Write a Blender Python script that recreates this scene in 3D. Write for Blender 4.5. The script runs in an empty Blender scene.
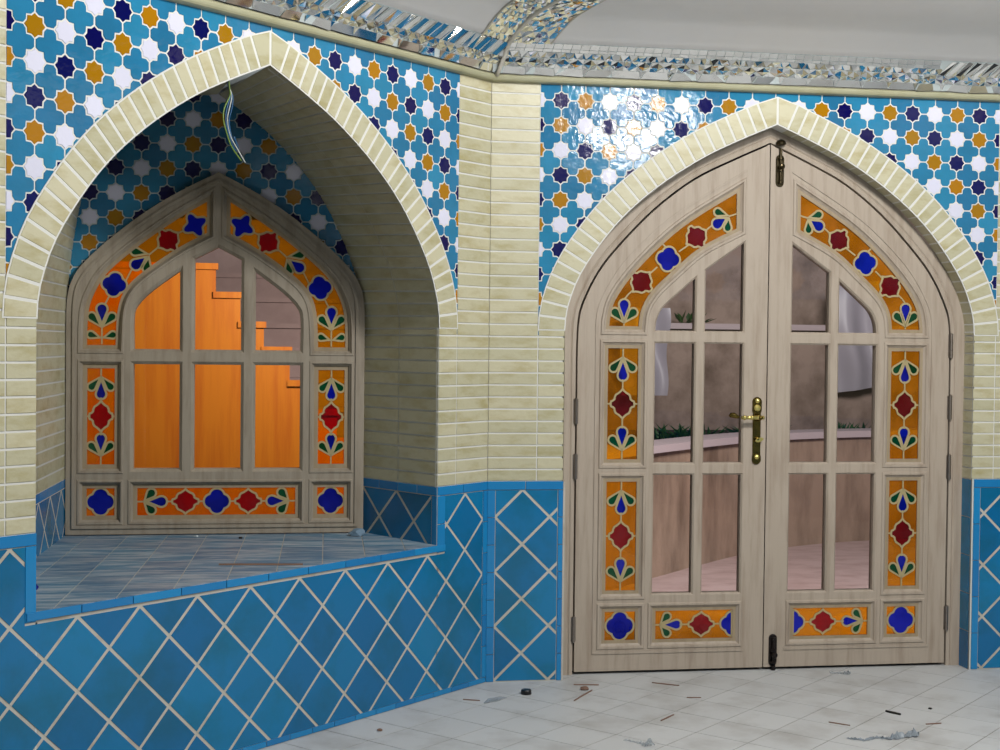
import bpy, bmesh, math, random
from math import sin, cos, pi, radians, sqrt, atan2, hypot
from mathutils import Vector, Matrix
from mathutils.geometry import tessellate_polygon, delaunay_2d_cdt
random.seed(7)
COL = bpy.context.scene.collection
D = bpy.data

# ------------------------------------------------------------------ materials
def s2l(c):
    return tuple((x/255/12.92) if x/255 <= .04045 else ((x/255+.055)/1.055)**2.4 for x in c)
def mat(name, rgb, rough=.5, metal=0., var=0., noise=None, bump=None, spec=.5, coat=0.):
    """rgb in display values; var = lightness change per face; noise = (scale xyz, rgb2, lo, hi, amount); bump = (scale xyz, strength)"""
    m = D.materials.new(name); m.use_nodes = True
    nt = m.node_tree; N = nt.nodes; L = nt.links
    b = N['Principled BSDF']
    b.inputs['Roughness'].default_value = rough; b.inputs['Metallic'].default_value = metal
    b.inputs['Specular IOR Level'].default_value = spec; b.inputs['Coat Weight'].default_value = coat
    c = N.new('ShaderNodeRGB'); c.outputs[0].default_value = (*s2l(rgb), 1); out = c.outputs[0]
    tc = N.new('ShaderNodeTexCoord')
    if noise:
        sc, rgb2, lo, hi, amt = noise
        mp = N.new('ShaderNodeMapping'); mp.inputs['Scale'].default_value = sc
        L.new(tc.outputs['Object'], mp.inputs[0])
        n = N.new('ShaderNodeTexNoise'); n.inputs['Scale'].default_value = 1; n.inputs['Detail'].default_value = 5
        n.inputs['Roughness'].default_value = .6
        L.new(mp.outputs[0], n.inputs['Vector'])
        r = N.new('ShaderNodeMapRange'); r.inputs['From Min'].default_value = lo; r.inputs['From Max'].default_value = hi
        r.inputs['To Max'].default_value = amt
        L.new(n.outputs['Fac'], r.inputs['Value'])
        mx = N.new('ShaderNodeMix'); mx.data_type = 'RGBA'
        L.new(r.outputs[0], mx.inputs['Factor']); L.new(out, mx.inputs['A'])
        mx.inputs['B'].default_value = (*s2l(rgb2), 1); out = mx.outputs['Result']
    if var:
        a = N.new('ShaderNodeAttribute'); a.attribute_name = 'rnd'
        r = N.new('ShaderNodeMapRange'); r.inputs['To Min'].default_value = 1-var; r.inputs['To Max'].default_value = 1+var
        L.new(a.outputs['Fac'], r.inputs['Value'])
        h = N.new('ShaderNodeHueSaturation'); L.new(r.outputs[0], h.inputs['Value']); L.new(out, h.inputs['Color'])
        hv = N.new('ShaderNodeMapRange'); hv.inputs['To Min'].default_value = .5+var*.05; hv.inputs['To Max'].default_value = .5-var*.05
        L.new(a.outputs['Fac'], hv.inputs['Value']); L.new(hv.outputs[0], h.inputs['Hue'])
        out = h.outputs[0]
    L.new(out, b.inputs['Base Color'])
    if bump:
        mp = N.new('ShaderNodeMapping'); mp.inputs['Scale'].default_value = bump[0]
        L.new(tc.outputs['Object'], mp.inputs[0])
        n = N.new('ShaderNodeTexNoise'); n.inputs['Scale'].default_value = 1; n.inputs['Detail'].default_value = 3
        L.new(mp.outputs[0], n.inputs['Vector'])
        bp = N.new('ShaderNodeBump'); bp.inputs['Strength'].default_value = bump[1]; bp.inputs['Distance'].default_value = .01
        L.new(n.outputs['Fac'], bp.inputs['Height']); L.new(bp.outputs[0], b.inputs['Normal'])
    return m
def glassmat(name, rgb, fac, tint=None, rough=.08, noise=True):
    """coloured sheet glass: a see-through tint mixed with the glass's own colour"""
    m = D.materials.new(name); m.use_nodes = True
    nt = m.node_tree; N = nt.nodes; L = nt.links
    b = N['Principled BSDF']; b.inputs['Roughness'].default_value = rough
    b.inputs['Base Color'].default_value = (*s2l(rgb), 1)
    t = N.new('ShaderNodeBsdfTransparent'); t.inputs[0].default_value = (*s2l(tint or rgb), 1)
    mx = N.new('ShaderNodeMixShader')
    mx.inputs[0].default_value = fac
    if noise:
        tc = N.new('ShaderNodeTexCoord'); n = N.new('ShaderNodeTexNoise'); n.inputs['Scale'].default_value = 9
        L.new(tc.outputs['Object'], n.inputs['Vector'])
        r = N.new('ShaderNodeMapRange'); r.inputs['From Min'].default_value = .3; r.inputs['From Max'].default_value = .7
        r.inputs['To Min'].default_value = max(0, fac-.2); r.inputs['To Max'].default_value = min(1, fac+.25)
        L.new(n.outputs['Fac'], r.inputs['Value']); L.new(r.outputs[0], mx.inputs[0])
    L.new(b.outputs[0], mx.inputs[1]); L.new(t.outputs[0], mx.inputs[2])
    L.new(mx.outputs[0], N['Material Output'].inputs[0])
    return m
def clearglass(name):
    m = D.materials.new(name); m.use_nodes = True
    nt = m.node_tree; N = nt.nodes; L = nt.links
    N.remove(N['Principled BSDF'])
    t = N.new('ShaderNodeBsdfTransparent'); t.inputs[0].default_value = (.95, .96, .96, 1)
    g = N.new('ShaderNodeBsdfGlossy'); g.inputs['Roughness'].default_value = .02
    f = N.new('ShaderNodeFresnel'); f.inputs[0].default_value = 1.45
    mx = N.new('ShaderNodeMixShader')
    L.new(f.outputs[0], mx.inputs[0]); L.new(t.outputs[0], mx.inputs[1]); L.new(g.outputs[0], mx.inputs[2])
    L.new(mx.outputs[0], N['Material Output'].inputs[0])
    return m

BB = ((22, 22, 22), .25)
M = {
 'teal': mat('teal_glaze', (44, 128, 171), .1, var=.12, noise=((9, 9, 9), (42, 120, 158), .42, .62, .8), bump=((35, 35, 35), .12)),
 'navy': mat('navy_glaze', (10, 8, 82), .1, var=.12, bump=((35, 35, 35), .12)),
 'amber': mat('amber_glaze', (172, 120, 10), .12, var=.1, bump=((35, 35, 35), .12)),
 'white': mat('white_glaze', (228, 228, 246), .1, var=.03, bump=((35, 35, 35), .12)),
 'grout': mat('pale_grout', (205, 215, 215), .8),
 'brick': mat('cream_brick', (202, 197, 166), .38, var=.08, noise=((9, 9, 22), (172, 160, 108), .46, .72, .75), bump=((40, 40, 60), .12)),
 'mortar': mat('white_mortar', (228, 228, 222), .8),
 'dado': mat('blue_dado_glaze', (12, 118, 172), .22, var=.11, noise=((5, 5, 5), (10, 106, 140), .45, .65, .8), bump=((20, 20, 20), .08)),
 'band': mat('blue_band_glaze', (32, 134, 196), .22, var=.08, bump=((20, 20, 20), .08)),
 'dgrout': mat('dado_grout', (205, 200, 188), .85, noise=((12, 12, 12), (182, 170, 150), .5, .7, .7)),
 'sill': mat('dusty_sill_tile', (84, 130, 162), .45, var=.12, noise=((6, 34, 6), (176, 188, 198), .42, .62, .95)),
 'wood': mat('pale_raw_wood', (186, 172, 155), .55, noise=((30, 30, 3.0), (150, 130, 112), .46, .75, .7), bump=((60, 60, 6), .12)),
 'woodx': mat('pale_raw_wood_rail', (208, 193, 174), .55, noise=((3, 26, 30), (182, 160, 138), .48, .75, .5), bump=((6, 60, 60), .12)),
 'wwood': mat('shaded_window_wood', (166, 155, 138), .6, noise=((30, 30, 4), (128, 114, 96), .45, .75, .7), bump=((60, 60, 8), .12)),  # same wood as the door; niche shade put into the darker base colour
 'bead': mat('grey_glazing_bead', (170, 152, 124), .55, noise=((26, 26, 4), (138, 120, 96), .45, .75, .6)),
 'lead': mat('beige_came', (182, 166, 122), .5),
 'gap': mat('dark_joint', (40, 26, 22), .9),
 'brass': mat('antique_brass', (118, 98, 46), .24, metal=1., noise=((40, 40, 40), (80, 70, 40), .4, .7, .8)),
 'gold': mat('polished_brass', (235, 215, 130), .3, metal=1.),
 'iron': mat('dark_bolt_metal', (70, 62, 46), .3, metal=1.),
 'blackiron': mat('blackened_bolt', (28, 18, 16), .4, metal=.4),
 'steel': mat('hinge_steel', (150, 140, 132), .35, metal=1.),
 'mirror': mat('mirror_mosaic', (236, 236, 234), .05, metal=1., var=.04),
 'plaster': mat('ceiling_plaster', (232, 230, 228), .8, noise=((3, 3, 3), (224, 222, 220), .4, .7, .5)),
 'mould': mat('cream_moulding', (172, 170, 140), .5, noise=((8, 8, 8), (156, 152, 118), .45, .7, .6)),
 'cord': mat('pale_cord', (205, 200, 188), .5),
 'floor': mat('pale_floor_tile', (208, 210, 210), .5, var=.03, noise=((4, 4, 4), (172, 170, 166), .48, .72, .75)),
 'fgrout': mat('grey_floor_joint', (132, 128, 122), .9),
 'stucco': mat('stained_stucco', (184, 160, 148), .85, noise=((2.5, 2.5, 2.2), (112, 92, 80), .44, .68, .85), bump=((30, 30, 30), .3)),
 'stucco2': mat('tan_stucco', (178, 150, 130), .85, noise=((4, 4, 1.2), (108, 84, 66), .44, .7, .85), bump=((30, 30, 30), .3)),
 'coping': mat('pale_coping', (208, 190, 194), .6),
 'paving': mat('pink_paving', (206, 178, 176), .6, noise=((5, 8, 5), (176, 142, 138), .42, .7, .8)),
 'soil': mat('planter_soil', (62, 48, 38), .95, bump=((30, 30, 30), .8)),
 'leaf': mat('leaf_green', (44, 82, 34), .5, var=.3),
 'stone': mat('mauve_step_stone', (170, 146, 142), .7, noise=((10, 10, 10), (150, 126, 124), .4, .7, .6)),
 'orange': mat('orange_streaked_panel', (236, 138, 24), .45, noise=((22, 22, 1.6), (212, 104, 14), .42, .72, .8)),  # orange with darker vertical streaks
 'sheet': mat('pale_lilac', (190, 184, 196), .4),
 'splinter': mat('brown_splinter', (128, 100, 84), .8),
 'black': mat('black_plastic', (18, 16, 18), .35),
 'glassbit': glassmat('broken_clear_glass', (220, 225, 228), .6, rough=.05),
 'filmgrey': glassmat('crumpled_film', (172, 182, 190), .35, rough=.2),
 'amberglass': glassmat('amber_glass', (204, 122, 10), .62, (255, 176, 20)),
 'blueglass': glassmat('blue_glass', (14, 28, 184), .48, (12, 28, 200)),
 'greenglass': glassmat('green_glass', (16, 88, 56), .5, (16, 92, 40)),
 'redglass': glassmat('maroon_glass', (112, 22, 30), .55, (190, 6, 22)),
 'clear': clearglass('clear_pane'),
 'wgreen': mat('green_wire', (120, 150, 60), .4), 'wblue': mat('blue_wire', (40, 92, 140), .4), 'wwhite': mat('white_wire', (190, 196, 190), .4),
 'chip': mat('navy_chip', (30, 30, 130), .15), 'lump': mat('grey_mortar_lump', (120, 146, 166), .9),
}

# ------------------------------------------------------------------ mesh collector
class MB:
    def __init__(s): s.v = []; s.f = []; s.m = []; s.r = []; s.mats = []
    def mi(s, m):
        if m not in s.mats: s.mats.append(m)
        return s.mats.index(m)
    def add(s, vs, fs, m, r=None):
        o = len(s.v); s.v += [tuple(v) for v in vs]; k = s.mi(m); r = random.random() if r is None else r
        for f in fs: s.f.append(tuple(i+o for i in f)); s.m.append(k); s.r.append(r)
    def build(s, name, parent=None, smooth=False, origin=None, **props):
        me = D.meshes.new(name)
        off = Vector(origin) if origin is not None else Vector((0, 0, 0))
        pm = Vector(parent['_at']) if parent is not None and '_at' in parent else Vector((0, 0, 0))
        off0 = off if parent is None else pm
        me.from_pydata([tuple(Vector(v)-off0) for v in s.v], [], s.f)
        for m in s.mats: me.materials.append(M[m])
        me.polygons.foreach_set('material_index', s.m)
        a = me.attributes.new('rnd', 'FLOAT', 'FACE'); a.data.foreach_set('value', s.r)
        bm = bmesh.new(); bm.from_mesh(me)
        bmesh.ops.recalc_face_normals(bm, faces=bm.faces)
        if smooth:
            for f in bm.faces: f.smooth = True
        bm.to_mesh(me); bm.free()
        o = D.objects.new(name, me); COL.objects.link(o)
        if parent is not None: o.parent = parent
        elif origin is not None: o.location = origin
        if parent is not None and '_at' in parent: o['_at'] = tuple(parent['_at'])
        elif origin is not None: o['_at'] = tuple(origin)
        for k, v in props.items(): o[k] = v
        return o
def empty(name, loc, **props):
    o = D.objects.new(name, None); COL.objects.link(o); o.location = loc; o.empty_display_size = .1
    o['_at'] = tuple(loc)
    for k, v in props.items(): o[k] = v
    return o

# ------------------------------------------------------------------ 2-D helpers
def area(p): return sum(p[i-1][0]*p[i][1]-p[i][0]*p[i-1][1] for i in range(len(p)))/2
def ccw(p): return list(p) if area(p) > 0 else list(p)[::-1]
def offset(p, d):
    """grow a ccw polygon by d (negative shrinks), mitred"""
    n = len(p); out = []
    for i in range(n):
        a, b, c = p[i-1], p[i], p[(i+1) % n]
        e1 = (b[0]-a[0], b[1]-a[1]); e2 = (c[0]-b[0], c[1]-b[1])
        l1 = hypot(*e1) or 1e-9; l2 = hypot(*e2) or 1e-9
        n1 = (e1[1]/l1, -e1[0]/l1); n2 = (e2[1]/l2, -e2[0]/l2)
        k = max(.25, 1+n1[0]*n2[0]+n1[1]*n2[1])
        out.append((b[0]+d*(n1[0]+n2[0])/k, b[1]+d*(n1[1]+n2[1])/k))
    return out
def clip(poly, a, b, c):
    """keep the part of poly where a*x+b*y <= c"""
    out = []
    for i in range(len(poly)):
        p, q = poly[i-1], poly[i]
        fp = a*p[0]+b*p[1]-c; fq = a*q[0]+b*q[1]-c
        if (fp <= 0) != (fq <= 0):
            t = fp/(fp-fq); out.append((p[0]+t*(q[0]-p[0]), p[1]+t*(q[1]-p[1])))
        if fq <= 0: out.append(q)
    return out
def cliprect(p, x0, x1, y0, y1):
    for a, b, c in ((-1, 0, -x0), (1, 0, x1), (0, -1, -y0), (0, 1, y1)):
        if len(p) < 3: return []
        p = clip(p, a, b, c)
    return p if len(p) > 2 and abs(area(p)) > 4e-6 else []
def inside(p, x, y):
    r = False
    for i in range(len(p)):
        a, b = p[i-1], p[i]
        if (a[1] > y) != (b[1] > y) and x < (b[0]-a[0])*(y-a[1])/(b[1]-a[1])+a[0]: r = not r
    return r
def spline(pts, n=6):
    out = []
    P = [pts[0]]+list(pts)+[pts[-1]]
    for i in range(1, len(P)-2):
        a, b, c, d = P[i-1:i+3]
        for k in range(n):
            t = k/n
            out.append(tuple(.5*((2*b[j])+(-a[j]+c[j])*t+(2*a[j]-5*b[j]+4*c[j]-d[j])*t*t+(-a[j]+3*b[j]-3*c[j]+d[j])*t**3) for j in (0, 1)))
    out.append(tuple(pts[-1])); return out
def tess(mb, loops, fn, d, m, r=None):
    vs = [(x, y) for l in loops for x, y in l]
    tr = tessellate_polygon([[Vector((x, y, 0)) for x, y in l] for l in loops])
    mb.add([fn(x, y, d) for x, y in vs], tr, m, r)
def prism(mb, poly, fn, d0, d1, m, inset=0., bev=0., r=None, tilt=0.):
    """extruded polygon on a mapped surface; bev = slope at the top edge"""
    r = random.random() if r is None else r
    cx = sum(p[0] for p in poly)/len(poly); cy = sum(p[1] for p in poly)/len(poly)
    tx, ty = random.gauss(0, tilt), random.gauss(0, tilt)
    top = offset(ccw(poly), -bev) if bev else ccw(poly)
    poly = ccw(poly); n = len(poly)
    zz = lambda p: d1+tx*(p[0]-cx)+ty*(p[1]-cy)
    if bev:
        mid = [fn(x, y, zz((x, y))-bev) for x, y in poly]
        lo = [fn(x, y, d0) for x, y in poly]
        hi = [fn(x, y, zz((x, y))) for x, y in top]
        vs = lo+mid+hi
        fs = [(i, (i+1) % n, n+(i+1) % n, n+i) for i in range(n)]+[(n+i, n+(i+1) % n, 2*n+(i+1) % n, 2*n+i) for i in range(n)]
        base = 2*n
    else:
        vs = [fn(x, y, d0) for x, y in poly]+[fn(x, y, zz((x, y))) for x, y in poly]
        fs = [(i, (i+1) % n, n+(i+1) % n, n+i) for i in range(n)]; base = n
    if n <= 5: fs.append(tuple(range(base, base+n)))
    else:
        tr = tessellate_polygon([[Vector((x, y, 0)) for x, y in top]])
        fs += [tuple(base+i for i in t) for t in tr]
    if abs(d1-d0) > .0085:
        if n <= 5: fs.append(tuple(range(n-1, -1, -1)))
        else: fs += [tuple(t) for t in tessellate_polygon([[Vector((x, y, 0)) for x, y in poly]])]
    mb.add(vs, fs, m, r)
def slab(mb, outer, holes, fn, d0, d1, m, prof=None):
    """plate from depth d0 (back) to d1 (front) with apertures; prof = per hole list of (offset outward, depth) from front face inward"""
    outer = ccw(outer); holes = [ccw(h) for h in holes]
    prof = prof or [[(0, 0)]]*len(holes)
    fl = [outer]+[offset(h, p[0][0]) if p[0][0] else h for h, p in zip(holes, prof)]
    tess(mb, fl, fn, d1, m); tess(mb, [outer]+[offset(h, p[-1][0]) if p[-1][0] else h for h, p in zip(holes, prof)], fn, d0, m)
    n = len(outer)
    mb.add([fn(x, y, d0) for x, y in outer]+[fn(x, y, d1) for x, y in outer], [(i, (i+1) % n, n+(i+1) % n, n+i) for i in range(n)], m)
    for h, p in zip(holes, prof):
        rings = [[fn(x, y, d1+dd) for x, y in (offset(h, o) if o else h)] for o, dd in p]
        rings.append([fn(x, y, d0) for x, y in (offset(h, p[-1][0]) if p[-1][0] else h)])
        n = len(h)
        for a, b in zip(rings, rings[1:]):
            mb.add(a+b, [(i, (i+1) % n, n+(i+1) % n, n+i) for i in range(n)], m)
def frames(path):
    path = [Vector(p) for p in path]; T = []
    for i in range(len(path)):
        a = path[max(0, i-1)]; b = path[min(len(path)-1, i+1)]; T.append((b-a).normalized())
    up = Vector((0, 0, 1)) if abs(T[0].z) < .9 else Vector((1, 0, 0))
    out = []
    for t in T:
        x = t.cross(up)
        if x.length < 1e-6: x = t.cross(Vector((1, 0, 0)))
        x.normalize(); y = x.cross(t).normalized(); up = y; out.append((x, y))
    return path, out
def tube(mb, path, rad, m, seg=8, r=None):
    path, fr = frames(path); n = len(path); vs = []
    for i, (p, (x, y)) in enumerate(zip(path, fr)):
        rr = rad[i] if isinstance(rad, (list, tuple)) else rad
        for k in range(seg):
            a = 2*pi*k/seg; vs.append(p+x*(cos(a)*rr)+y*(sin(a)*rr))
    fs = [(i*seg+k, i*seg+(k+1) % seg, (i+1)*seg+(k+1) % seg, (i+1)*seg+k) for i in range(n-1) for k in range(seg)]
    fs += [tuple(range(seg-1, -1, -1)), tuple((n-1)*seg+k for k in range(seg))]
    mb.add(vs, fs, m, r)
def lathe(mb, base, axis, prof, m, seg=14):
    """prof = (distance along axis, radius)"""
    base = Vector(base); axis = Vector(axis).normalized()
    tube(mb, [base+axis*h for h, _ in prof], [r for _, r in prof], m, seg)
def ribbon(mb, pts, fn, d0, d1, w, m, closed=True):
    """raised strip of width w along a 2-D line"""
    n = len(pts)
    if closed:
        p = ccw(pts); a = offset(p, w/2); b = offset(p, -w/2)
    else:
        a, b = [], []
        for i in range(n):
            q0 = pts[max(0, i-1)]; q1 = pts[min(n-1, i+1)]
            e = (q1[0]-q0[0], q1[1]-q0[1]); l = hypot(*e) or 1e-9
            a.append((pts[i][0]+e[1]/l*w/2, pts[i][1]-e[0]/l*w/2)); b.append((pts[i][0]-e[1]/l*w/2, pts[i][1]+e[0]/l*w/2))
    vs = [fn(x, y, d0) for x, y in a]+[fn(x, y, d1) for x, y in a]+[fn(x, y, d1) for x, y in b]+[fn(x, y, d0) for x, y in b]
    fs = []
    for i in range(n if closed else n-1):
        j = (i+1) % n
        for k in range(3): fs.append((k*n+i, k*n+j, (k+1)*n+j, (k+1)*n+i))
    mb.add(vs, fs, m)
def box(mb, fn, x0, x1, y0, y1, d0, d1, m, bev=0.): prism(mb, [(x0, y0), (x1, y0), (x1, y1), (x0, y1)], fn, d0, d1, m, bev=bev)

# ------------------------------------------------------------------ places
TH = 0.759                       # the niche wall turns away by this angle
CT, ST = cos(TH), sin(TH)
def PR(u, z, d): return (u, -d, z)
def PL(u, z, d): return (-u*CT+d*ST, -u*ST-d*CT, z)
DC, DY = 1.195, .085
def PD(t, z, d): return (DC+t, DY-d, z)
def PDl(t, z, d): return (DC-t, DY-d, z)
WC, WY = -1.074, .19
def PW(t, z, d): return (WC+t, WY-d, z)
def PWl(t, z, d): return (WC-t, WY-d, z)
UC = 1.193; WLEN = 2.375
CZ = .81                         # top of the blue dado
COURSE = .0485
# opening (half curve from springing to point)
half = spline([(.882, 1.42), (.870, 1.52), (.808, 1.672), (.668, 1.862), (.51, 2.005), (.33, 2.125), (.165, 2.208), (0, 2.28)], 5)
ARCH = [(UC+a, b) for a, b in half]+[(UC-a, b) for a, b in half[::-1][1:]]     # right springing -> point -> left springing
def resample(p, n):
    L = [0]
    for a, b in zip(p, p[1:]): L.append(L[-1]+hypot(b[0]-a[0], b[1]-a[1]))
    out = []; j = 0
    for k in range(n+1):
        s = L[-1]*k/n
        while j < len(L)-2 and L[j+1] < s: j += 1
        t = (s-L[j])/(L[j+1]-L[j]); out.append((p[j][0]+t*(p[j+1][0]-p[j][0]), p[j][1]+t*(p[j+1][1]-p[j][1])))
    return out
NV = 27
hr = resample(half, NV)
RW = .113
def outer_half():
    out = []
    for i, (x, z) in enumerate(hr):
        a = hr[max(0, i-1)]; b = hr[min(NV, i+1)]
        e = (b[0]-a[0], b[1]-a[1]); l = hypot(*e)
        out.append((x+e[1]/l*RW, z-e[0]/l*RW))
    out[0] = (.882+RW, 1.42); out[-1] = (0, 2.28+RW*1.02)
    return out
oh = outer_half()

STAR = ['navy', 'white', 'amber']
def star_poly(cx, cz, R=.0375, k=.80):
    return [(cx+(R if i % 2 == 0 else R*k)*cos(i*pi/8), cz+(R if i % 2 == 0 else R*k)*sin(i*pi/8)) for i in range(16)]
def quatre_poly(cx, cz, p=.1, R=.0375, k=.80, g=.0026):
    """the four-lobed tile between four stars (cx,cz = lower left star)"""
    def corner(sx, sz):
        q = []
        for i in range(5):
            a = i*pi/8; r = R if i % 2 == 0 else R*k
            q.append((r*cos(a), r*sin(a)))
        return [(cx+(p if sx else 0)+(-x if sx else x), cz+(p if sz else 0)+(-y if sz else y)) for x, y in q]
    c00, c10, c11, c01 = corner(0, 0), corner(1, 0), corner(1, 1), corner(0, 1)
    pts = c00[::-1]+c10+c11[::-1]+c01
    return ccw(offset(ccw(pts), -g))
def star_panel(fn, u0, z0, cols, rows, color, keep, d, rect=None):
    mb = MB()
    for i in range(cols[0], cols[1]):
        for j in range(rows[0], rows[1]):
            for kind in (0, 1):
                if kind == 0:
                    p = offset(star_poly(u0+i*.1, z0+j*.1), -.0022); m = color(i, j); bev = .0013
                else:
                    p = quatre_poly(u0+i*.1, z0+j*.1); m = 'teal'; bev = .0013
                if not keep(p): continue
                if rect:
                    p2 = cliprect(p, *rect)
                    if not p2: continue
                    cut = len(p2) != len(p) or any(abs(a[0]-b[0])+abs(a[1]-b[1]) > 1e-7 for a, b in zip(p, p2))
                    if cut: p = p2; bev = 0
                prism(mb, p, fn, d-.004, d+.001, m, bev=bev, tilt=.012)
    return mb

# ------------------------------------------------------------------ the two tiled walls
def brick_rect(mb, fn, u0, u1, z0, z1, d=0., m='brick'):
    box(mb, fn, u0+.0022, u1-.0022, z0+.0034, z1-.0034, d-.012, d, m, bev=.0012)
TOPZ = 2.41
NC = 33
CH = (TOPZ+.006-CZ)/NC
def dado_diamonds(mb, fn, rects, u0, z0, a=.1115, b=.1103, g=.0055, flip=1):
    for i in range(-4, 30):
        for j in range(-4, 12):
            if (i+j) % 2: continue
            c = (u0+flip*a*i, z0-b*j)
            dm = ccw([(c[0], c[1]+b-b), (c[0]+a, c[1]-b), (c[0], c[1]-2*b), (c[0]-a, c[1]-b)])
            dm = offset(dm, -g)
            r = random.random()
            for rc in rects:
                q = cliprect(dm, *rc)
                if q: prism(mb, q, fn, -.008, .0005+random.uniform(-.0004, .0004), 'dado', r=r)
def strip_h(mb, fn, u0, u1, z0, z1, step, d=.003, m='band'):
    n = max(1, round((u1-u0)/step)); w = (u1-u0)/n
    for k in range(n): box(mb, fn, u0+k*w+.0012, u0+(k+1)*w-.0012, z0+.0012, z1-.0012, d-.012, d, m, bev=.001)
def strip_v(mb, fn, u0, u1, z0, z1, step, d=.003, m='band'):
    n = max(1, round((z1-z0)/step)); w = (z1-z0)/n
    for k in range(n): box(mb, fn, u0+.0012, u1-.0012, z0+k*w+.0012, z0+(k+1)*w-.0012, d-.012, d, m, bev=.001)

def tiled_wall(name, fn, opening_bottom, back):
    """wall slab, brick piers, brick arch, star tiles, blue dado"""
    root = empty(name, fn(UC, 0, 0), kind='structure')
    # masonry body (its front shows as the mortar between the bricks)
    mb = MB()
    g = .0 if opening_bottom <= 0 else .055
    op = [(UC-.889, opening_bottom), (UC+.889, opening_bottom)]+[(a, b) for a, b in [(UC+.889, 1.42)]+ARCH[1:-1]+[(UC-.889, 1.42)]]
    outer = [(-.0, -.02), (WLEN, -.02), (WLEN, 2.62), (-.0, 2.62)]
    if opening_bottom <= 0:
        o2 = [(0, -.02), (UC-.889, -.02)]+[(UC-.889, 1.42)]+[p for p in ARCH[::-1][1:-1]]+[(UC+.889, 1.42), (UC+.889, -.02), (WLEN, -.02), (WLEN, 2.62), (0, 2.62)]
        slab(mb, o2, [], fn, -back, -.0022, 'mortar')
    else:
        slab(mb, outer, [offset(ccw(op), g)], fn, -back, -.0022, 'mortar')
    mb.build('masonry', root)
    # brick facing of the piers
    mb = MB()
    for k in range(NC):
        z0 = CZ+k*CH; z1 = z0+CH
        for u0, u1 in ((-.0014, .2), (WLEN-.2, WLEN)): brick_rect(mb, fn, u0, u1, z0, z1, .0005)
        if z1 < 1.45:
            for u0, u1 in ((.2, UC-.882), (UC+.882, WLEN-.2)): brick_rect(mb, fn, u0, u1, z0, z1, .0003)
    for u0, u1 in ((.19, UC-.8835), (UC+.8835, WLEN-.19)) if opening_bottom > 0 else (): box(mb, fn, u0, u1, opening_bottom, 1.5, -.012, -.0028, 'mortar')
    mb.build('brick_facing', root)
    # arch ring of bricks on edge
    mb = MB()
    for s in (1, -1):
        for k in range(NV):
            i0, i1, o0, o1 = hr[k], hr[k+1], oh[k], oh[k+1]
            q = ccw([(UC+s*i0[0], i0[1]), (UC+s*o0[0], o0[1]), (UC+s*o1[0], o1[1]), (UC+s*i1[0], i1[1])])
            prism(mb, offset(q, -.0048), fn, -.012, .0030, 'brick', bev=.0014)
    # mortar bed of the ring
    lp = [(UC+a, b) for a, b in oh]+[(UC-a, b) for a, b in oh[::-1][1:]]
    li = [(UC+a, b) for a, b in hr]+[(UC-a, b) for a, b in hr[::-1][1:]]
    n = len(lp)
    for dd in (.0015,):
        mb.add([fn(x, z, dd) for x, z in li]+[fn(x, z, dd) for x, z in lp]+[fn(x, z, -.01) for x, z in lp],
               [(i, i+1, n+i+1, n+i) for i in range(n-1)]+[(n+i, n+i+1, 2*n+i+1, 2*n+i) for i in range(n-1)], 'mortar')
    mb.build('arch_bricks', root)
    # star tiles
    ring = lp+[(UC-.983, 0), (UC+.983, 0)]
    inner = [(UC+a*.995, b-.004) for a, b in oh]+[(UC-a*.995, b-.004) for a, b in oh[::-1]]+[(UC-.978, 0), (UC+.978, 0)]
    inr = ccw(inner)
    def keep(p): return any(not inside(inr, x, z) for x, z in p) and not any(inside(ccw(li+[(UC-.882, 0), (UC+.882, 0)]), x, z) for x, z in p)
    def color(i, j): return STAR[(abs(i-9)+j) % 3] if i != 9 else 'white'
    mb = star_panel(fn, .2848, 2.3466, (-2, 21), (-11, 1), color, keep, -.0015, rect=(.2006, WLEN-.2006, 1.4, 2.425))
    gp = [(.2, 1.45)]+[p for p in lp[::-1] if 1.45 < p[1] and .2 < p[0] < WLEN-.2]+[(WLEN-.2, 1.45), (WLEN-.2, 2.43), (.2, 2.43)]
    tess(mb, [ccw(gp)], fn, -.0028, 'grout')
    mb.build('star_tile_panel', root)
    return root
wl = tiled_wall('wall_left', PL, .555, .055)
wr = tiled_wall('wall_right', PR, 0, .08)

# ---- dado of the door wall
mb = MB()
for x0, x1 in ((.033, .289), (2.118, WLEN)):
    box(mb, PR, x0-.03, x1+.03, 0, CZ-.004, -.012, -.0012, 'dgrout')
dado_diamonds(mb, PR, [(.0345, .2875, .004, .775)], .144, .777)
dado_diamonds(mb, PR, [(2.1195, WLEN, .004, .775)], 2.2475, .777, flip=-1)
strip_h(mb, PR, 0, UC-.882, .776, CZ+.002, .125); strip_h(mb, PR, UC+.882+.012, WLEN, .776, CZ+.002, .125)
strip_v(mb, PR, .0, .033, .0, .776, .11); strip_v(mb, PR, .289, UC-.882, .0, .776, .11); strip_v(mb, PR, UC+.882+.012, 2.118, .0, .776, .17)
mb.build('dado_tiles', wr)
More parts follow.
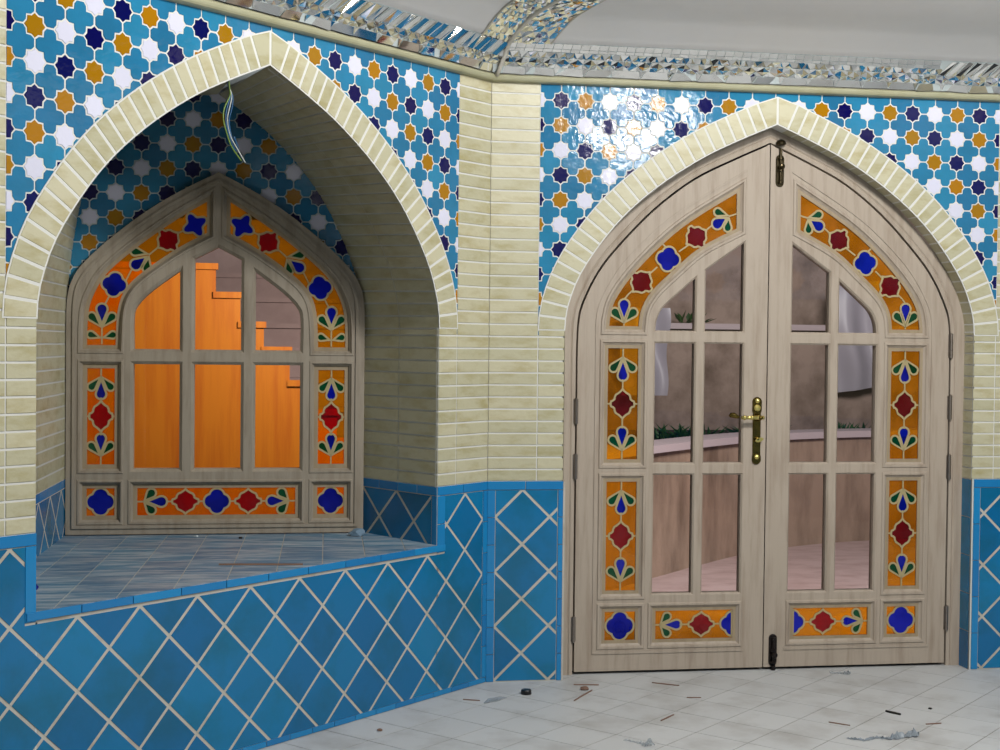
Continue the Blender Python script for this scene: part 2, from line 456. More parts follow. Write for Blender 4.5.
# ---- dado of the niche wall with the ledge edge
LZ = .587
mb = MB()
box(mb, PL, .0, .3095, 0, CZ-.004, -.012, -.0012, 'dgrout'); box(mb, PL, 2.0765, WLEN, 0, CZ-.004, -.012, -.0012, 'dgrout'); box(mb, PL, .3, 2.07, 0, LZ-.02, -.012, -.0012, 'dgrout')
dado_diamonds(mb, PL, [(.0295, .2625, .55, .774), (.0295, .2625, .022, .55), (.2625, 2.112, .022, .55), (2.112, WLEN, .022, .774)], .1405, .772, a=.1122)
strip_h(mb, PL, 0, UC-.882, .776, CZ+.002, .125); strip_h(mb, PL, UC+.882, WLEN, .776, CZ+.002, .2)
strip_v(mb, PL, .0, .028, .022, .776, .13); strip_v(mb, PL, .264, .3105, LZ-.03, .776, .12); strip_v(mb, PL, 2.0755, 2.113, LZ-.03, .776, .2)
strip_h(mb, PL, .264, 2.11, LZ-.0265, LZ, .178, d=.006)
strip_h(mb, PL, 0, WLEN, 0, .022, .11, d=.002)
mb.build('dado_tiles', wl)

# ---- intrados of the door arch: reveal of bricks, blue below
def reveal(fn, back, name, root):
    mb = MB()
    path = [(.882, CZ+k*CH) for k in range(0, 13)]+hr[1:]
    for s in (1, -1):
        for a, b in zip(path, path[1:]):
            A = [Vector(fn(UC+s*a[0], a[1], 0)), Vector(fn(UC+s*b[0], b[1], 0))]
            B = [back(s, *a), back(s, *b)]
            yield_patch(mb, A[0], A[1], B[1], B[0])
    return mb
def yield_patch(mb, a0, a1, b1, b0, m='brick', g=.0034, splits=1, lift=.002):
    """quad brick between front edge a0-a1 and back edge b0-b1, standing proud of its bed by lift"""
    nrm = (a1-a0).cross(b0-a0).normalized()
    for k in range(splits):
        t0, t1 = k/splits, (k+1)/splits
        c = [a0.lerp(b0, t0), a1.lerp(b1, t0), a1.lerp(b1, t1), a0.lerp(b0, t1)]
        h = (c[1]-c[0]).length; w = (c[3]-c[0]).length
        if h < 1e-5 or w < 1e-5: continue
        fh, fw = min(.45, g/h), min(.45, .0018/w)
        def pt(x, y): return c[0].lerp(c[1], y).lerp(c[3].lerp(c[2], y), x)
        i = [pt(fw, fh), pt(fw, 1-fh), pt(1-fw, 1-fh), pt(1-fw, fh)]
        cen = Vector((0, 0, 0))
        mb.add(i, [(0, 1, 2, 3)], m)
        j = [p+nrm*lift*SGN[0] for p in c]
        mb.add(j, [(0, 1, 2, 3)], 'mortar', .5)
SGN = [1]
# door reveal
mb = MB()
def bk(s, a, z): return Vector((UC+s*a, DY-.002, z))
path = [(.882, CZ+k*CH) for k in range(0, 13)]+[(.882, 1.42)]+hr[1:]
for s in (1, -1):
    for a, b in zip(path, path[1:]):
        if hypot(b[0]-a[0], b[1]-a[1]) < .01: continue
        SGN[0] = -s
        a0, a1 = Vector(PR(UC+s*a[0], a[1], -.001)), Vector(PR(UC+s*b[0], b[1], -.001))
        yield_patch(mb, a0, a1, bk(s, *b), bk(s, *a))
    x = UC+s*.882
    for k in range(5):
        z0, z1 = k*CZ/5, (k+1)*CZ/5
        c = [Vector((x, 0, z0+.0015)), Vector((x, 0, z1-.0015)), Vector((x, DY-.002, z1-.0015)), Vector((x, DY-.002, z0+.0015))]
        mb.add(c, [(0, 1, 2, 3)], 'dado')
        e = Vector((s*.001, 0, 0)); mb.add([p+e+Vector((0, 0, q)) for p, q in zip(c, (-.0015, .0015, .0015, -.0015))], [(0, 1, 2, 3)], 'dgrout')
mb.build('reveal_bricks', wr)
# niche reveal: runs from the arch back to the skewed window wall
HB = .5835; XB = -1.079
def backz(z): return z if z <= 1.42 else 1.42+(z-1.42)*1.085
def nb(s, a, z): return Vector((XB-s*HB*(a/.882)**(.32 if s > 0 else 1), WY+.004, backz(z)))
def nf(s, a, z, e=0.):
    if s < 0: return Vector(PL(UC-a-e, z, -.001 if e == 0 else -.04))
    return Vector(PL(UC+a*1.25+e, z+max(0, z-1.42)*.08, -.058))
mb = MB()
for s in (1, -1):
    for a, b in zip(path, path[1:]):
        if hypot(b[0]-a[0], b[1]-a[1]) < .01: continue
        SGN[0] = s
        a0, a1 = nf(s, *a), nf(s, *b)
        yield_patch(mb, a0, a1, nb(s, *b), nb(s, *a), splits=2 if s < 0 else 3)
    # light-tight backing of the vault
for s in (1, -1):
    pp = [(.882, .5)]+path
    for a, b in zip(pp, pp[1:]):
        o = Vector((-s*.02, 0, 0)) if a[1] < 1.42 else Vector((-s*.012, 0, .02))
        c = [nf(s, *a, .03), nf(s, *b, .03), nb(s, *b)+o, nb(s, *a)+o]
        mb.add(c, [(0, 1, 2, 3)], 'mortar')
mb.build('niche_reveal_bricks', wl)
# niche side dado
mb = MB()
for s in (1, -1):
    f0 = nf(s, .882, 0); b0 = Vector((XB-s*HB, WY+.004, 0))
    ex = (b0-f0); ln = ex.length; ex = ex/ln; nn = Vector((ex.y, -ex.x, 0))*s
    def fnj(x, z, d, f0=f0, ex=ex, nn=nn): return f0+ex*x+Vector((0, 0, z))+nn*d
    box(mb, fnj, 0, ln, LZ-.02, CZ, -.015, -.0003, 'dgrout')
    strip_h(mb, fnj, 0.002, ln, .776, CZ+.001, .13, d=.001)
    for i in range(-2, 20):
        for j in range(-2, 6):
            if (i+j) % 2: continue
            c = ((.03 if s < 0 else .06)+.1115*i, .776-.1103*j)
            q = offset(ccw([(c[0], c[1]), (c[0]+.1115, c[1]-.1103), (c[0], c[1]-.2206), (c[0]-.1115, c[1]-.1103)]), -.0055)
            q = cliprect(q, .034, ln, LZ-.01, .774)
            if q: prism(mb, q, fnj, -.008, .0, 'dado')
    if s < 0: strip_v(mb, fnj, .001, .033, LZ-.01, .776, .3, d=.001)
mb.build('niche_dado_tiles', wl)
# window-side wall of the niche: star tiles around the window
mb = MB()
def PB(t, z, d): return (XB+t, WY+.004-d, z)
backarch = [(a*HB/.882, backz(z)) for a, z in hr]
ba = [(a, z) for a, z in backarch]+[(-HB*(a/HB)**.32, z) for a, z in backarch[::-1][1:]]
wout_half = spline([(.587, 1.40), (.584, 1.518), (.565, 1.598), (.516, 1.672), (.404, 1.778), (.271, 1.882), (.137, 1.966), (0, 2.037)], 4)
wo = [(a+WC-XB, z) for a, z in wout_half]+[(-a+WC-XB, z) for a, z in wout_half[::-1][1:]]
wcore = ccw([(x*.97, z-.012) for x, z in wo]+[(-.57, .5), (.57, .5)])
bigba = ccw([(x*1.15, z+.12) for x, z in ba]+[(-.62, 1.3), (.62, 1.3)])
def kb(p): return any(not inside(wcore, x, z) for x, z in p) and all(inside(bigba, x, z) for x, z in p)
mb = star_panel(PB, -.404+WC-XB, 1.95, (-3, 11), (-6, 7), lambda i, j: STAR[(i-j+1) % 3], kb, .0, rect=(-.61, .61, 1.41, 2.58))
tess(mb, [ccw([(-.62, .5), (-.62, 2.6), (.62, 2.6), (.62, .5), (.56, .5), (.56, 1.5)]+[(x*.96, z-.02) for x, z in wo[2:-2]]+[(-.56, 1.5), (-.56, .5)])], PB, -.002, 'grout')
mb.build('niche_star_tile_panel', wl)
# ledge
q = [Vector(PL(UC-.882, LZ, .0)), Vector(PL(UC+.882, LZ, .0)), nf(1, .882, LZ), Vector((XB-HB, WY+.03, LZ)), Vector((XB+HB, WY+.03, LZ))]
quad = ccw([(v.x, v.y) for v in q])
def PS(x, y, d): return (x, y, LZ-.0015+d)
mb = MB()
def clipquad(p):
    n = len(quad)
    for i in range(n):
        a, b = quad[i], quad[(i+1) % n]
        nx, ny = (b[1]-a[1]), -(b[0]-a[0])
        if len(p) < 3: return []
        p = clip(p, nx, ny, nx*a[0]+ny*a[1])
    return p if len(p) > 2 and abs(area(p)) > 1e-5 else []
SK = .032
for i in range(-6, 10):
    for j in range(-14, 4):
        x0, y0 = -1.463+.1535*i, -1.25+.1535*j+1.5
        p = [(x0+.002, y0+.002), (x0+.1515, y0+.002), (x0+.1515, y0+.1515), (x0+.002, y0+.1515)]
        p = [(x+SK*(y+1.3), y) for x, y in p]
        p = clipquad(ccw(p))
        if p: prism(mb, p, PS, -.006, .0015, 'sill')
tess(mb, [quad], PS, -.0005, 'dgrout')
prism(mb, quad, PS, -.03, -.0045, 'dgrout')
mb.build('ledge_tiles', wl)

# ------------------------------------------------------------------ floor
FA = Vector((CT, ST))                       # parallel to the niche wall
def PF(x, y, d): return (x, y, d)
mb = MB()
room = [(-1.8, -1.7), (.03, .03), (UC-.86, .03), (UC-.86, .2), (UC+.889, .2), (UC+.889, .03), (2.45, .03), (4.3, -1.7), (4.3, -6.4), (-1.8, -6.4)]
for i in range(-36, 34):
    for j in range(-34, 34):
        # axis n1 = along niche wall (.725,.688), axis n2 = across (.688,-.725)
        a0, b0 = -.30+.2035*i, 1.43+.2035*j
        c = [(a0+.0016, b0+.0016), (a0+.2019, b0+.0016), (a0+.2019, b0+.2019), (a0+.0016, b0+.2019)]
        p = [(a*CT+b*ST, a*ST-b*CT) for a, b in c]
        cx, cy = sum(v[0] for v in p)/4, sum(v[1] for v in p)/4
        if cx < -2.3 or cx > 4.4 or cy > .3 or cy < -6.5: continue
        p = ccw(p)
        p = clip(p, -ST, CT, .01) if len(p) > 2 else p      # stop at the niche wall
        p = clip(p, 0, 1, .15) if len(p) > 2 else p
        if len(p) > 2 and abs(area(p)) > 1e-5:
            q0 = p
            if cy < -.25 or UC-.9 < cx < UC+.9 or True: prism(mb, p, PF, -.006, .0, 'floor')
tess(mb, [ccw([(-2.5, -2.4), (.05, .05), (.05, .16), (4.4, .16), (4.4, -6.6), (-2.5, -6.6)])], PF, -.0012, 'fgrout')
mb.build('floor', kind='structure')

# ------------------------------------------------------------------ cornice, ribs, ceiling
APO = 2.97; CEN = Vector((UC, -APO))
RAD = APO/cos(radians(21.75))
ANG = [111.75, 68.25, 22.75, -22.75, -68.25, -113.75, -159.25, -204.75]
VX = [CEN+Vector((cos(radians(a)), sin(radians(a))))*RAD for a in ANG]
VX[0] = Vector((0, 0)); VX[1] = Vector((WLEN, 0)); VX[7] = Vector((-WLEN*CT, -WLEN*ST))
cove = [(.118, 2.548), (.14, 2.557), (.165, 2.572), (.22, 2.598), (.28, 2.619), (.36, 2.633), (.45, 2.644), (.6, 2.666), (.75, 2.70), (.9, 2.76), (1.1, 2.88)]
cove = spline(cove, 4)
mb = MB()
prev = None
prof = [(-.02, 2.548)]+cove
for d, z in prof:
    ring = [(*(v+(CEN-v)*(d/APO)), z) for v in VX]
    if prev: mb.add(prev+ring, [(i, (i+1) % 8, 8+(i+1) % 8, 8+i) for i in range(8)], 'plaster')
    prev = ring
mb.build('ceiling', smooth=True, kind='structure')
def cz(d):
    for (a, za), (b, zb) in zip(cove, cove[1:]):
        if a <= d <= b: return za+(zb-za)*(d-a)/(b-a)
    return cove[0][1]

def facet(mb, fn, pts, lift=None, tilt=.06, m='mirror'):
    """one little mirror on a sloped strip: flat with its own tilt, or a pyramid when lift is given"""
    cx = sum(p[0] for p in pts)/len(pts); cy = sum(p[1] for p in pts)/len(pts)
    n = len(pts)
    if lift is None:
        a, b = random.gauss(0, tilt), random.gauss(0, tilt)
        mb.add([fn(x, y, .003+a*(x-cx)+b*(y-cy)) for x, y in pts], [tuple(range(n))], m)
    else:
        vs = [fn(x, y, .001) for x, y in pts]+[fn(cx+random.gauss(0, .002), cy+random.gauss(0, .002), lift)]
        for i in range(n): mb.add([vs[i], vs[(i+1) % n], vs[n]], [(0, 1, 2)], m)
Z0, D0, Z1, D1 = 2.440, .032, 2.548, .118
SL = hypot(Z1-Z0, D1-D0)
def cornice(name, fn, sticks, sl):
    """mirror-mosaic cornice along one wall; v runs up the slope; mitred at both corners"""
    root = empty(name, fn(UC, 2.41, 0), kind='structure')
    nz, nd = (Z1-Z0)/SL, (D1-D0)/SL
    TB = math.tan(radians(21.75))
    def lim(d): return d*TB, WLEN-d*TB
    def fs(u, v, h):          # slope coordinates -> world ; squeeze u to the mitre
        d = D0+nd*v; z = Z0+nz*v
        a, b = lim(d); uu = a+(b-a)*u/WLEN
        return fn(uu, z-nd*h, d+nz*h)
    mb = MB()
    # rounded moulding
    prf = [(2.408, -.005), (2.409, .018), (2.412, .027), (2.418, .032), (2.425, .034), (2.432, .032), (2.437, .027), (2.439, -.005)]
    rr = []
    for z, d in prf:
        a, b = lim(max(d, 0)); rr.append([fn(a, z, d), fn(b, z, d)])
    for p, q in zip(rr, rr[1:]): mb.add([p[0], p[1], q[1], q[0]], [(0, 1, 2, 3)], 'mould', .5)
    mb.build('moulding', root)
    mb = MB()
    mb.add([fs(0, 0, 0), fs(WLEN, 0, 0), fs(WLEN, SL, 0), fs(0, SL, 0)], [(0, 1, 2, 3)], 'grout', .5)
    # row 1: long low mirrors
    n = 20; w = WLEN/n
    for k in range(n):
        x = k*w; a = .014
        facet(mb, fs, [(x+.002, .001), (x+w-.002, .001), (x+w-a, .032), (x+a, .032)], tilt=.07)
        facet(mb, fs, [(x+w-a+.002, .032), (x+w, .003), (x+w+a-.002, .032)], tilt=.12)
    # row 2: diamonds as little pyramids with triangles between
    n = 42; w = WLEN/n; a, c, b = .034, .053, .072
    for k in range(n):
        x = k*w
        facet(mb, fs, [(x, c), (x+w/2, a), (x+w, c), (x+w/2, b)], lift=.009)
        for q in ([(x+.001, c-.002), (x+.001, a), (x+w/2-.001, a)], [(x+w-.001, c-.002), (x+w/2+.001, a), (x+w-.001, a)], [(x+.001, c+.002), (x+w/2-.001, b), (x+.001, b)], [(x+w-.001, c+.002), (x+w-.001, b), (x+w/2+.001, b)]):
            facet(mb, fs, q, tilt=.22)
    # row 3: triangles, or slanting sticks
    n = 62; w = WLEN/n; a, b = .074, .112
    for k in range(n):
        x = k*w
        if sticks(x):
            c = [(x, a), (x+w*.86, a), (x+w*(.86+1.3*sl), SL-.003), (x+w*1.3*sl, SL-.003)]
            h = [(.5*(c[0][0]+c[1][0]), a), (.5*(c[2][0]+c[3][0]), SL-.003)]
            J = lambda: random.uniform(0, .004)
            lf = random.uniform(.005, .010); h0, h1 = fs(*h[0], lf+J()), fs(*h[1], lf+J())
            mb.add([fs(*c[0], J()), h0, h1, fs(*c[3], J())], [(0, 1, 2), (0, 2, 3)], 'mirror')
            mb.add([h0, fs(*c[1], J()), fs(*c[2], J()), h1], [(0, 1, 2), (0, 2, 3)], 'mirror')
        else:
            facet(mb, fs, [(x, a), (x+w, a), (x+w/2, b-.012)], lift=.006)
            facet(mb, fs, [(x+w/2+.001, b-.012), (x+w-.001, a+.001), (x+w*1.5-.001, b-.012)], tilt=.25)
            facet(mb, fs, [(x+.001, b-.010), (x+w-.001, b-.010), (x+w-.001, b+.002), (x+.001, b+.002)], tilt=.03)
            facet(mb, fs, [(x+.001, b+.004), (x+w-.001, b+.004), (x+w-.001, SL-.001), (x+.001, SL-.001)], tilt=.015)
    mb.build('mirror_mosaic', root)
    return root
cornice('trim_1', PL, lambda x: True, -1); cornice('trim_2', PR, lambda x: x > 1.85, 1)

# rib of mirrors climbing from the corner into the vault
root = empty('trim_3', (0.05, -.1, 2.43), kind='structure')
B3 = Vector((.3706, -.9288)); BN = Vector((.9288, .3706))
def ribpt(s, w, h=0.):
    """s = reach along the corner line, w = offset to the right (+) or left (-) measured along the ceiling"""
    xy = B3*s+BN*w
    d = s*.9288-abs(w)*.3706 if False else (-xy.y if w >= 0 else (xy.x*-ST+xy.y*CT)*-1)
    return (xy.x, xy.y, cz(max(d, .118))-h)
mb = MB()
steps = [.13+.034*k for k in range(0, 24)]
for sd in (1, -1):
    cols = [.004, .03, .055, .08, .105, .13, .152]
    for a, (s0, s1) in enumerate(zip(steps, steps[1:])):
        for b, (w0, w1) in enumerate(zip(cols, cols[1:])):
            # cells hugging the sloping ceiling of their own sector
            def pt(s, w): return ribpt(s+w*.40, sd*w, .006)
            p = [Vector(pt(s0, w0)), Vector(pt(s1, w0)), Vector(pt(s1, w1)), Vector(pt(s0, w1))]
            c = sum(p, Vector())/4
            up = Vector((random.gauss(0, .004), random.gauss(0, .004), -random.uniform(.003, .010)))
            if (a+b) % 2: 
                t = c+up
                for i in range(4): mb.add([p[i], p[(i+1) % 4], t], [(0, 1, 2)], 'mirror')
            else:
                for tri in ((0, 1, 2), (0, 2, 3)):
                    j = [p[i]+Vector((0, 0, random.uniform(-.004, .002))) for i in tri]
                    mb.add(j, [(0, 1, 2)], 'mirror')
    # backing and pale edge
    L0 = [Vector(ribpt(s, sd*.0, .001)) for s in steps]; L1 = [Vector(ribpt(s+.155*.4, sd*.155, .002)) for s in steps]
    n = len(steps)
    mb.add(L0+L1, [(i, i+1, n+i+1, n+i) for i in range(n-1)], 'grout', .5)
    tube(mb, [Vector(ribpt(s+.156*.4, sd*.156, .004)) for s in steps], .0035, 'cord', 6)
mb.build('mirror_mosaic', root)
mb = MB()
cp = [(.040, 2.432), (.06, 2.455), (.082, 2.482), (.103, 2.508), (.126, 2.537)]+[(s, cz(s*.9288)-.004) for s in [.15+.034*k for k in range(0, 22)]]
tube(mb, [(B3.x*s, B3.y*s, z-.004) for s, z in cp], .0085, 'cord', 8)
mb.build('corner_cord', root, smooth=True)

# the rest of the room, out of the picture: plain walls that close it and show in the mirrors
wm = mat('far_room_wall', (176, 168, 140), .4, noise=((2, 2, 40), (150, 140, 108), .45, .6, .5))
M['farwall'] = wm
for nm, i, j in (('wall_west', 6, 7), ('wall_northeast', 1, 2), ('wall_east', 2, 3), ('wall_southeast', 3, 4), ('wall_south', 4, 5)):
    a, b = VX[i], VX[j]; mb = MB()
    e = (b-a).normalized(); nrm = Vector((-e.y, e.x))
    if nrm.dot(CEN-a) > 0: nrm = -nrm
    def fw(x, z, d, a=a, e=e, nrm=nrm): p = a+e*x+nrm*d; return (p.x, p.y, z)
    L = (b-a).length
    box(mb, fw, 0, L, -.02, 2.62, 0.02, .1, 'farwall')
    box(mb, fw, 0, L, 0, CZ, 0, .02, 'dado'); box(mb, fw, .2, L-.2, 1.75, 2.41, 0, .02, 'teal')
    for k in range(9): prism(mb, star_poly(.3+(L-.6)*k/8, 2.2, .1), fw, -.004, .02, STAR[k % 3]); prism(mb, star_poly(.3+(L-.6)*(k)/8, 1.9, .1), fw, -.004, .02, STAR[(k+1) % 3])
    mb.build(nm, kind='structure')

# ------------------------------------------------------------------ stained glass
def drop(tip, ang, L, w, n=16):
    """tear shape whose point is at tip, opening towards ang"""
    pts = []
    for i in range(n+1):
        a = -pi*.62+2*pi*.62*i/n
        x = L-w/2+w/2*cos(a); y = w/2*sin(a); pts.append((x, y))
    pts.append((0, 0))
    c, s = cos(ang), sin(ang)
    return ccw([(tip[0]+x*c-y*s, tip[1]+x*s+y*c) for x, y in pts])
def ogee(c, rx, rz, rot=0):
    q = [(0, 1), (.13, .86), (.34, .72), (.56, .62), (.66, .46), (.68, .31), (.82, .21), (.96, .18), (1, .08)]
    p = [(x, y) for x, y in q]+[(x, -y) for x, y in q[::-1]]
    p = p[:-1]+[(-x, -y) for x, y in q]+[(-x, y) for x, y in q[::-1]][:-1]
    cc, s = cos(rot), sin(rot)
    return ccw([(c[0]+x*rx*cc-y*rz*s, c[1]+x*rx*s+y*rz*cc) for x, y in p])
def quatrefoil(c, R, n=40, rot=0):
    a, b = R*.42, R*.58; pts = []
    for i in range(n):
        t = 2*pi*i/n; f = ((t+pi/4) % (pi/2))-pi/4
        r = a*cos(f)+sqrt(max(0, b*b-(a*sin(f))**2)); pts.append((c[0]+r*cos(t+rot), c[1]+r*sin(t+rot)))
    return ccw(pts)
def concave_square(c, R, rot=pi/4, n=32):
    return ccw([(c[0]+R*(.80+.2*cos(4*(2*pi*i/n)))*cos(2*pi*i/n+rot), c[1]+R*(.80+.2*cos(4*(2*pi*i/n)))*sin(2*pi*i/n+rot)) for i in range(n)])
def trio(tip, ang, lb=.088, wb=.046, lg=.076, wg=.038, sp=.68):
    def step(a, e): return (tip[0]+e*cos(a), tip[1]+e*sin(a))
    return [(drop(step(ang, .012), ang, lb, wb), 'blueglass'), (drop(step(ang+sp, .006), ang+sp*1.05, lg, wg), 'greenglass'), (drop(step(ang-sp, .006), ang-sp*1.05, lg, wg), 'greenglass')]
def stained(outline, motifs, lines, fn, d, border, parent, name='stained_glass_panel'):
    outline = ccw(outline); am = offset(outline, -border)
    mb = MB()
    # bead frame round the glass
    slab(mb, offset(outline, .004), [am], fn, d-.004, d+.006, 'bead')
    polys = [am]+[m[0] for m in motifs]
    vs, es = [], []
    for p in polys:
        o = len(vs); vs += [Vector(q) for q in p]; es += [(o+i, o+(i+1) % len(p)) for i in range(len(p))]
    V, _, F, _, _, _ = delaunay_2d_cdt(vs, es, [], 0, 1e-6)
    groups = {}
    for f in F:
        cx = sum(V[i].x for i in f)/len(f); cy = sum(V[i].y for i in f)/len(f)
        if not inside(am, cx, cy): continue
        m = next((mm for p, mm in motifs if inside(p, cx, cy)), 'amberglass')
        groups.setdefault(m, []).append(tuple(f))
    for m, fs in groups.items(): mb.add([fn(v.x, v.y, d) for v in V], fs, m, .5)
    for p, m in motifs: ribbon(mb, p, fn, d-.0025, d+.0035, .0078, 'lead')
    for l in lines: ribbon(mb, l, fn, d-.0022, d+.003, .006, 'lead', closed=False)
    return mb.build(name, parent)
def vpanel(t0, t1, z0, z1, fn, d, bd, parent):
    c = (t0+t1)/2; h = z1-z0; w = (t1-t0)/.165
    a = .048
    m = trio((c, z0+a), pi/2, .094*w, .048*w, .078*w, .038*w)+trio((c, z1-a), -pi/2, .094*w, .048*w, .078*w, .038*w)
    mid = (z0+z1)/2
    m += [(ogee((c, mid), .053*w, .062), 'redglass')]
    li = [[(c, z0+bd), (c, z0+a)], [(c, z1-bd), (c, z1-a)], [(c, mid+.058), (c, z1-a-.1*w)], [(c, mid-.058), (c, z0+a+.1*w)],
          [(t0+bd, mid), (c-.049*w, mid)], [(t1-bd, mid), (c+.049*w, mid)]]
    stained([(t0, z0), (t1, z0), (t1, z1), (t0, z1)], m, li, fn, d, bd, parent)
def square(t0, t1, z0, z1, fn, d, bd, parent):
    c = ((t0+t1)/2, (z0+z1)/2); R = min(t1-t0, z1-z0)/2-bd+.001
    stained([(t0, z0), (t1, z0), (t1, z1), (t0, z1)], [(quatrefoil(c, R), 'blueglass')], [], fn, d, bd, parent)

# ------------------------------------------------------------------ the double door
door = empty('door_1', (DC, DY, 0), kind='structure')
leaf_half = spline([(.817, 1.34), (.812, 1.46), (.793, 1.54), (.733, 1.662), (.65, 1.77), (.50, 1.925), (.335, 2.052), (.17, 2.137), (0, 2.214)], 4)
# frame
mb = MB()
inn = [(a, b) for a, b in leaf_half]+[(-a, b) for a, b in leaf_half[::-1][1:]]
inn = [(.817, 0)]+inn+[(-.817, 0)]
io = offset(ccw(inn), .004); oo = offset(ccw(inn), .068)
io = [(x, max(z, 0)) for x, z in io]; oo = [(x, max(z, 0)) for x, z in oo]
n = len(io)
pr = [(oo, -.05), (oo, .004), (offset(ccw(inn), .03), .004), (offset(ccw(inn), .024), -.001), (offset(ccw(inn), .018), .003), (io, .001), (io, -.05)]
pr = [([(x, max(z, 0)) for x, z in p], d) for p, d in pr]
skip = [i for i in range(n) if io[i][1] <= 1e-6 and io[(i+1) % n][1] <= 1e-6]
for (p, dp), (q, dq) in zip(pr, pr[1:]):
    mb.add([PD(x, z, dp) for x, z in p]+[PD(x, z, dq) for x, z in q], [(i, (i+1) % n, n+(i+1) % n, n+i) for i in range(n) if i not in skip], 'wood')
mb.build('door_frame', door)
SO = [(.126, 2.030), (.34, 1.897), (.473, 1.789), (.595, 1.662), (.667, 1.558), (.69, 1.48), (.694, 1.429)]
SI = [(.126, 1.848), (.289, 1.762), (.406, 1.662), (.492, 1.578), (.532, 1.505), (.542, 1.429)]
so, si = spline(SO, 4), spline(SI, 4)
arch_open = so+si[::-1]
P1 = [(.316, 1.427)]+spline([(.484, 1.427), (.479, 1.47), (.457, 1.517), (.415, 1.558), (.316, 1.645)], 3)
P2 = [(.107, 1.427), (.271, 1.427), (.271, 1.681), (.107, 1.797)]
def rc(a, b, c, d): return [(a, c), (b, c), (b, d), (a, d)]
ST_PROF = [(.024, 0), (.020, .005), (.012, .005), (.008, -.002), (.0, -.008)]
PN_PROF = [(.007, 0), (.0, -.007)]
PN_ARCH = [(.020, 0), (.017, .004), (.010, .004), (.006, -.002), (.0, -.008)]
def make_leaf(fn, right):
    st = [arch_open, rc(.541, .697, .877, 1.365), rc(.541, .697, .331, .812), rc(.541, .697, .125, .27), rc(.12, .480, .125, .27)]
    panes = [P1, P2, rc(.316, .484, .877, 1.374), rc(.107, .271, .877, 1.374), rc(.316, .484, .331, .826), rc(.107, .271, .331, .826)]
    mb = MB()
    out = [(.0022, .012), (.813, .012)]+[(a-.004 if a > .004 else .0022, b-.003) for a, b in leaf_half]
    slab(mb, out, st+panes, fn, -.042, 0, 'wood', [ST_PROF]*5+[PN_PROF]*6)
    # raised line framing the panelled field, and the bottom rail's moulding
    ribbon(mb, [(.735, .085), (.735, 1.40)], fn, -.002, .0035, .008, 'wood', closed=False)
    ribbon(mb, [(.09, .088), (.735, .088)], fn, -.002, .004, .009, 'wood', closed=False)
    arc = spline([(.735, 1.40), (.733, 1.475), (.712, 1.555), (.632, 1.69), (.503, 1.826), (.365, 1.936), (.098, 2.10)], 4)
    ribbon(mb, arc, fn, -.002, .0035, .008, 'wood', closed=False)
    L = mb.build('door_leaf', door)
    mb = None
    for p in panes:
        g = MB(); p = ccw(p)
        prism(g, offset(p, .004), fn, -.030, -.026, 'clear')
        g.build('glass_pane', L)
    vpanel(.541, .697, .877, 1.365, fn, -.014, .014, L); vpanel(.541, .697, .331, .812, fn, -.014, .014, L)
    square(.541, .697, .125, .27, fn, -.014, .013, L)
    # long bottom panel: tear trio, maroon flower, half quatrefoil at the meeting stile
    z = .1975
    qf = [(max(x, .1345), y) for x, y in quatrefoil((.1335, z), .052)]
    qf2 = []
    for p in qf:
        if not qf2 or hypot(p[0]-qf2[-1][0], p[1]-qf2[-1][1]) > 1e-4: qf2.append(p)
    m = trio((.448, z), pi, .082, .042, .058, .034, .8)+[(ogee((.268, z), .055, .052, pi/2*0), 'redglass'), (qf2, 'blueglass')]
    stained(rc(.12, .480, .125, .27), m, [[(.448, z), (.466, z)], [(.323, z), (.362, z)], [(.19, z), (.213, z)]], fn, -.014, .013, L)
    # arched panel
    m = trio((.617, 1.455), pi/2, .088, .046, .072, .038)+[(ogee((.545, 1.627), .054, .054, radians(40)), 'redglass'), (quatrefoil((.432, 1.724), .052, rot=radians(8)), 'blueglass'),
         (ogee((.312, 1.818), .052, .052, radians(55)), 'redglass')]
    tp = (.172, 1.908); bl = atan2(-35, 55)
    m += [(drop((tp[0]+.010, tp[1]-.007), bl, .072, .048), 'blueglass'), (drop((tp[0]+.006, tp[1]+.003), radians(17), .062, .034), 'greenglass'), (drop((tp[0]+.001, tp[1]-.008), radians(-84), .058, .034), 'greenglass')]
    li = [[(.617, 1.445), (.617, 1.462)], [(.617, 1.553), (.60, 1.575), (.578, 1.594)], [(.515, 1.657), (.478, 1.690)], [(.387, 1.755), (.345, 1.785)], [(.277, 1.842), (.246, 1.868)], [(.140, 1.918), (tp[0], tp[1])],
          [(.445, 1.775), (.462, 1.79)], [(.42, 1.672), (.405, 1.66)]]
    stained(arch_open, m, li, fn, -.014, .014, L)
    return L
lf = make_leaf(PDl, False); lr = make_leaf(PD, True)
lf['label'] = 'left leaf carrying the lever handle'; lr['label'] = 'right leaf carrying the two bolts'
# dark rebate behind the joints so that no light shows through them
mb = MB()
box(mb, PD, -.012, .012, .004, 2.19, -.05, -.043, 'gap'); box(mb, PD, -.81, .81, .0, .02, -.05, -.043, 'gap')
n2 = len(inn)
a_, b_ = offset(ccw(inn), .014), offset(ccw(inn), -.012)
a_ = [(x, max(z, 0)) for x, z in a_]; b_ = [(x, max(z, 0)) for x, z in b_]
mb.add([PD(x, z, -.044) for x, z in a_]+[PD(x, z, -.044) for x, z in b_], [(i, (i+1) % n2, n2+(i+1) % n2, n2+i) for i in range(n2) if i not in skip], 'gap')
mb.build('rebate', door)
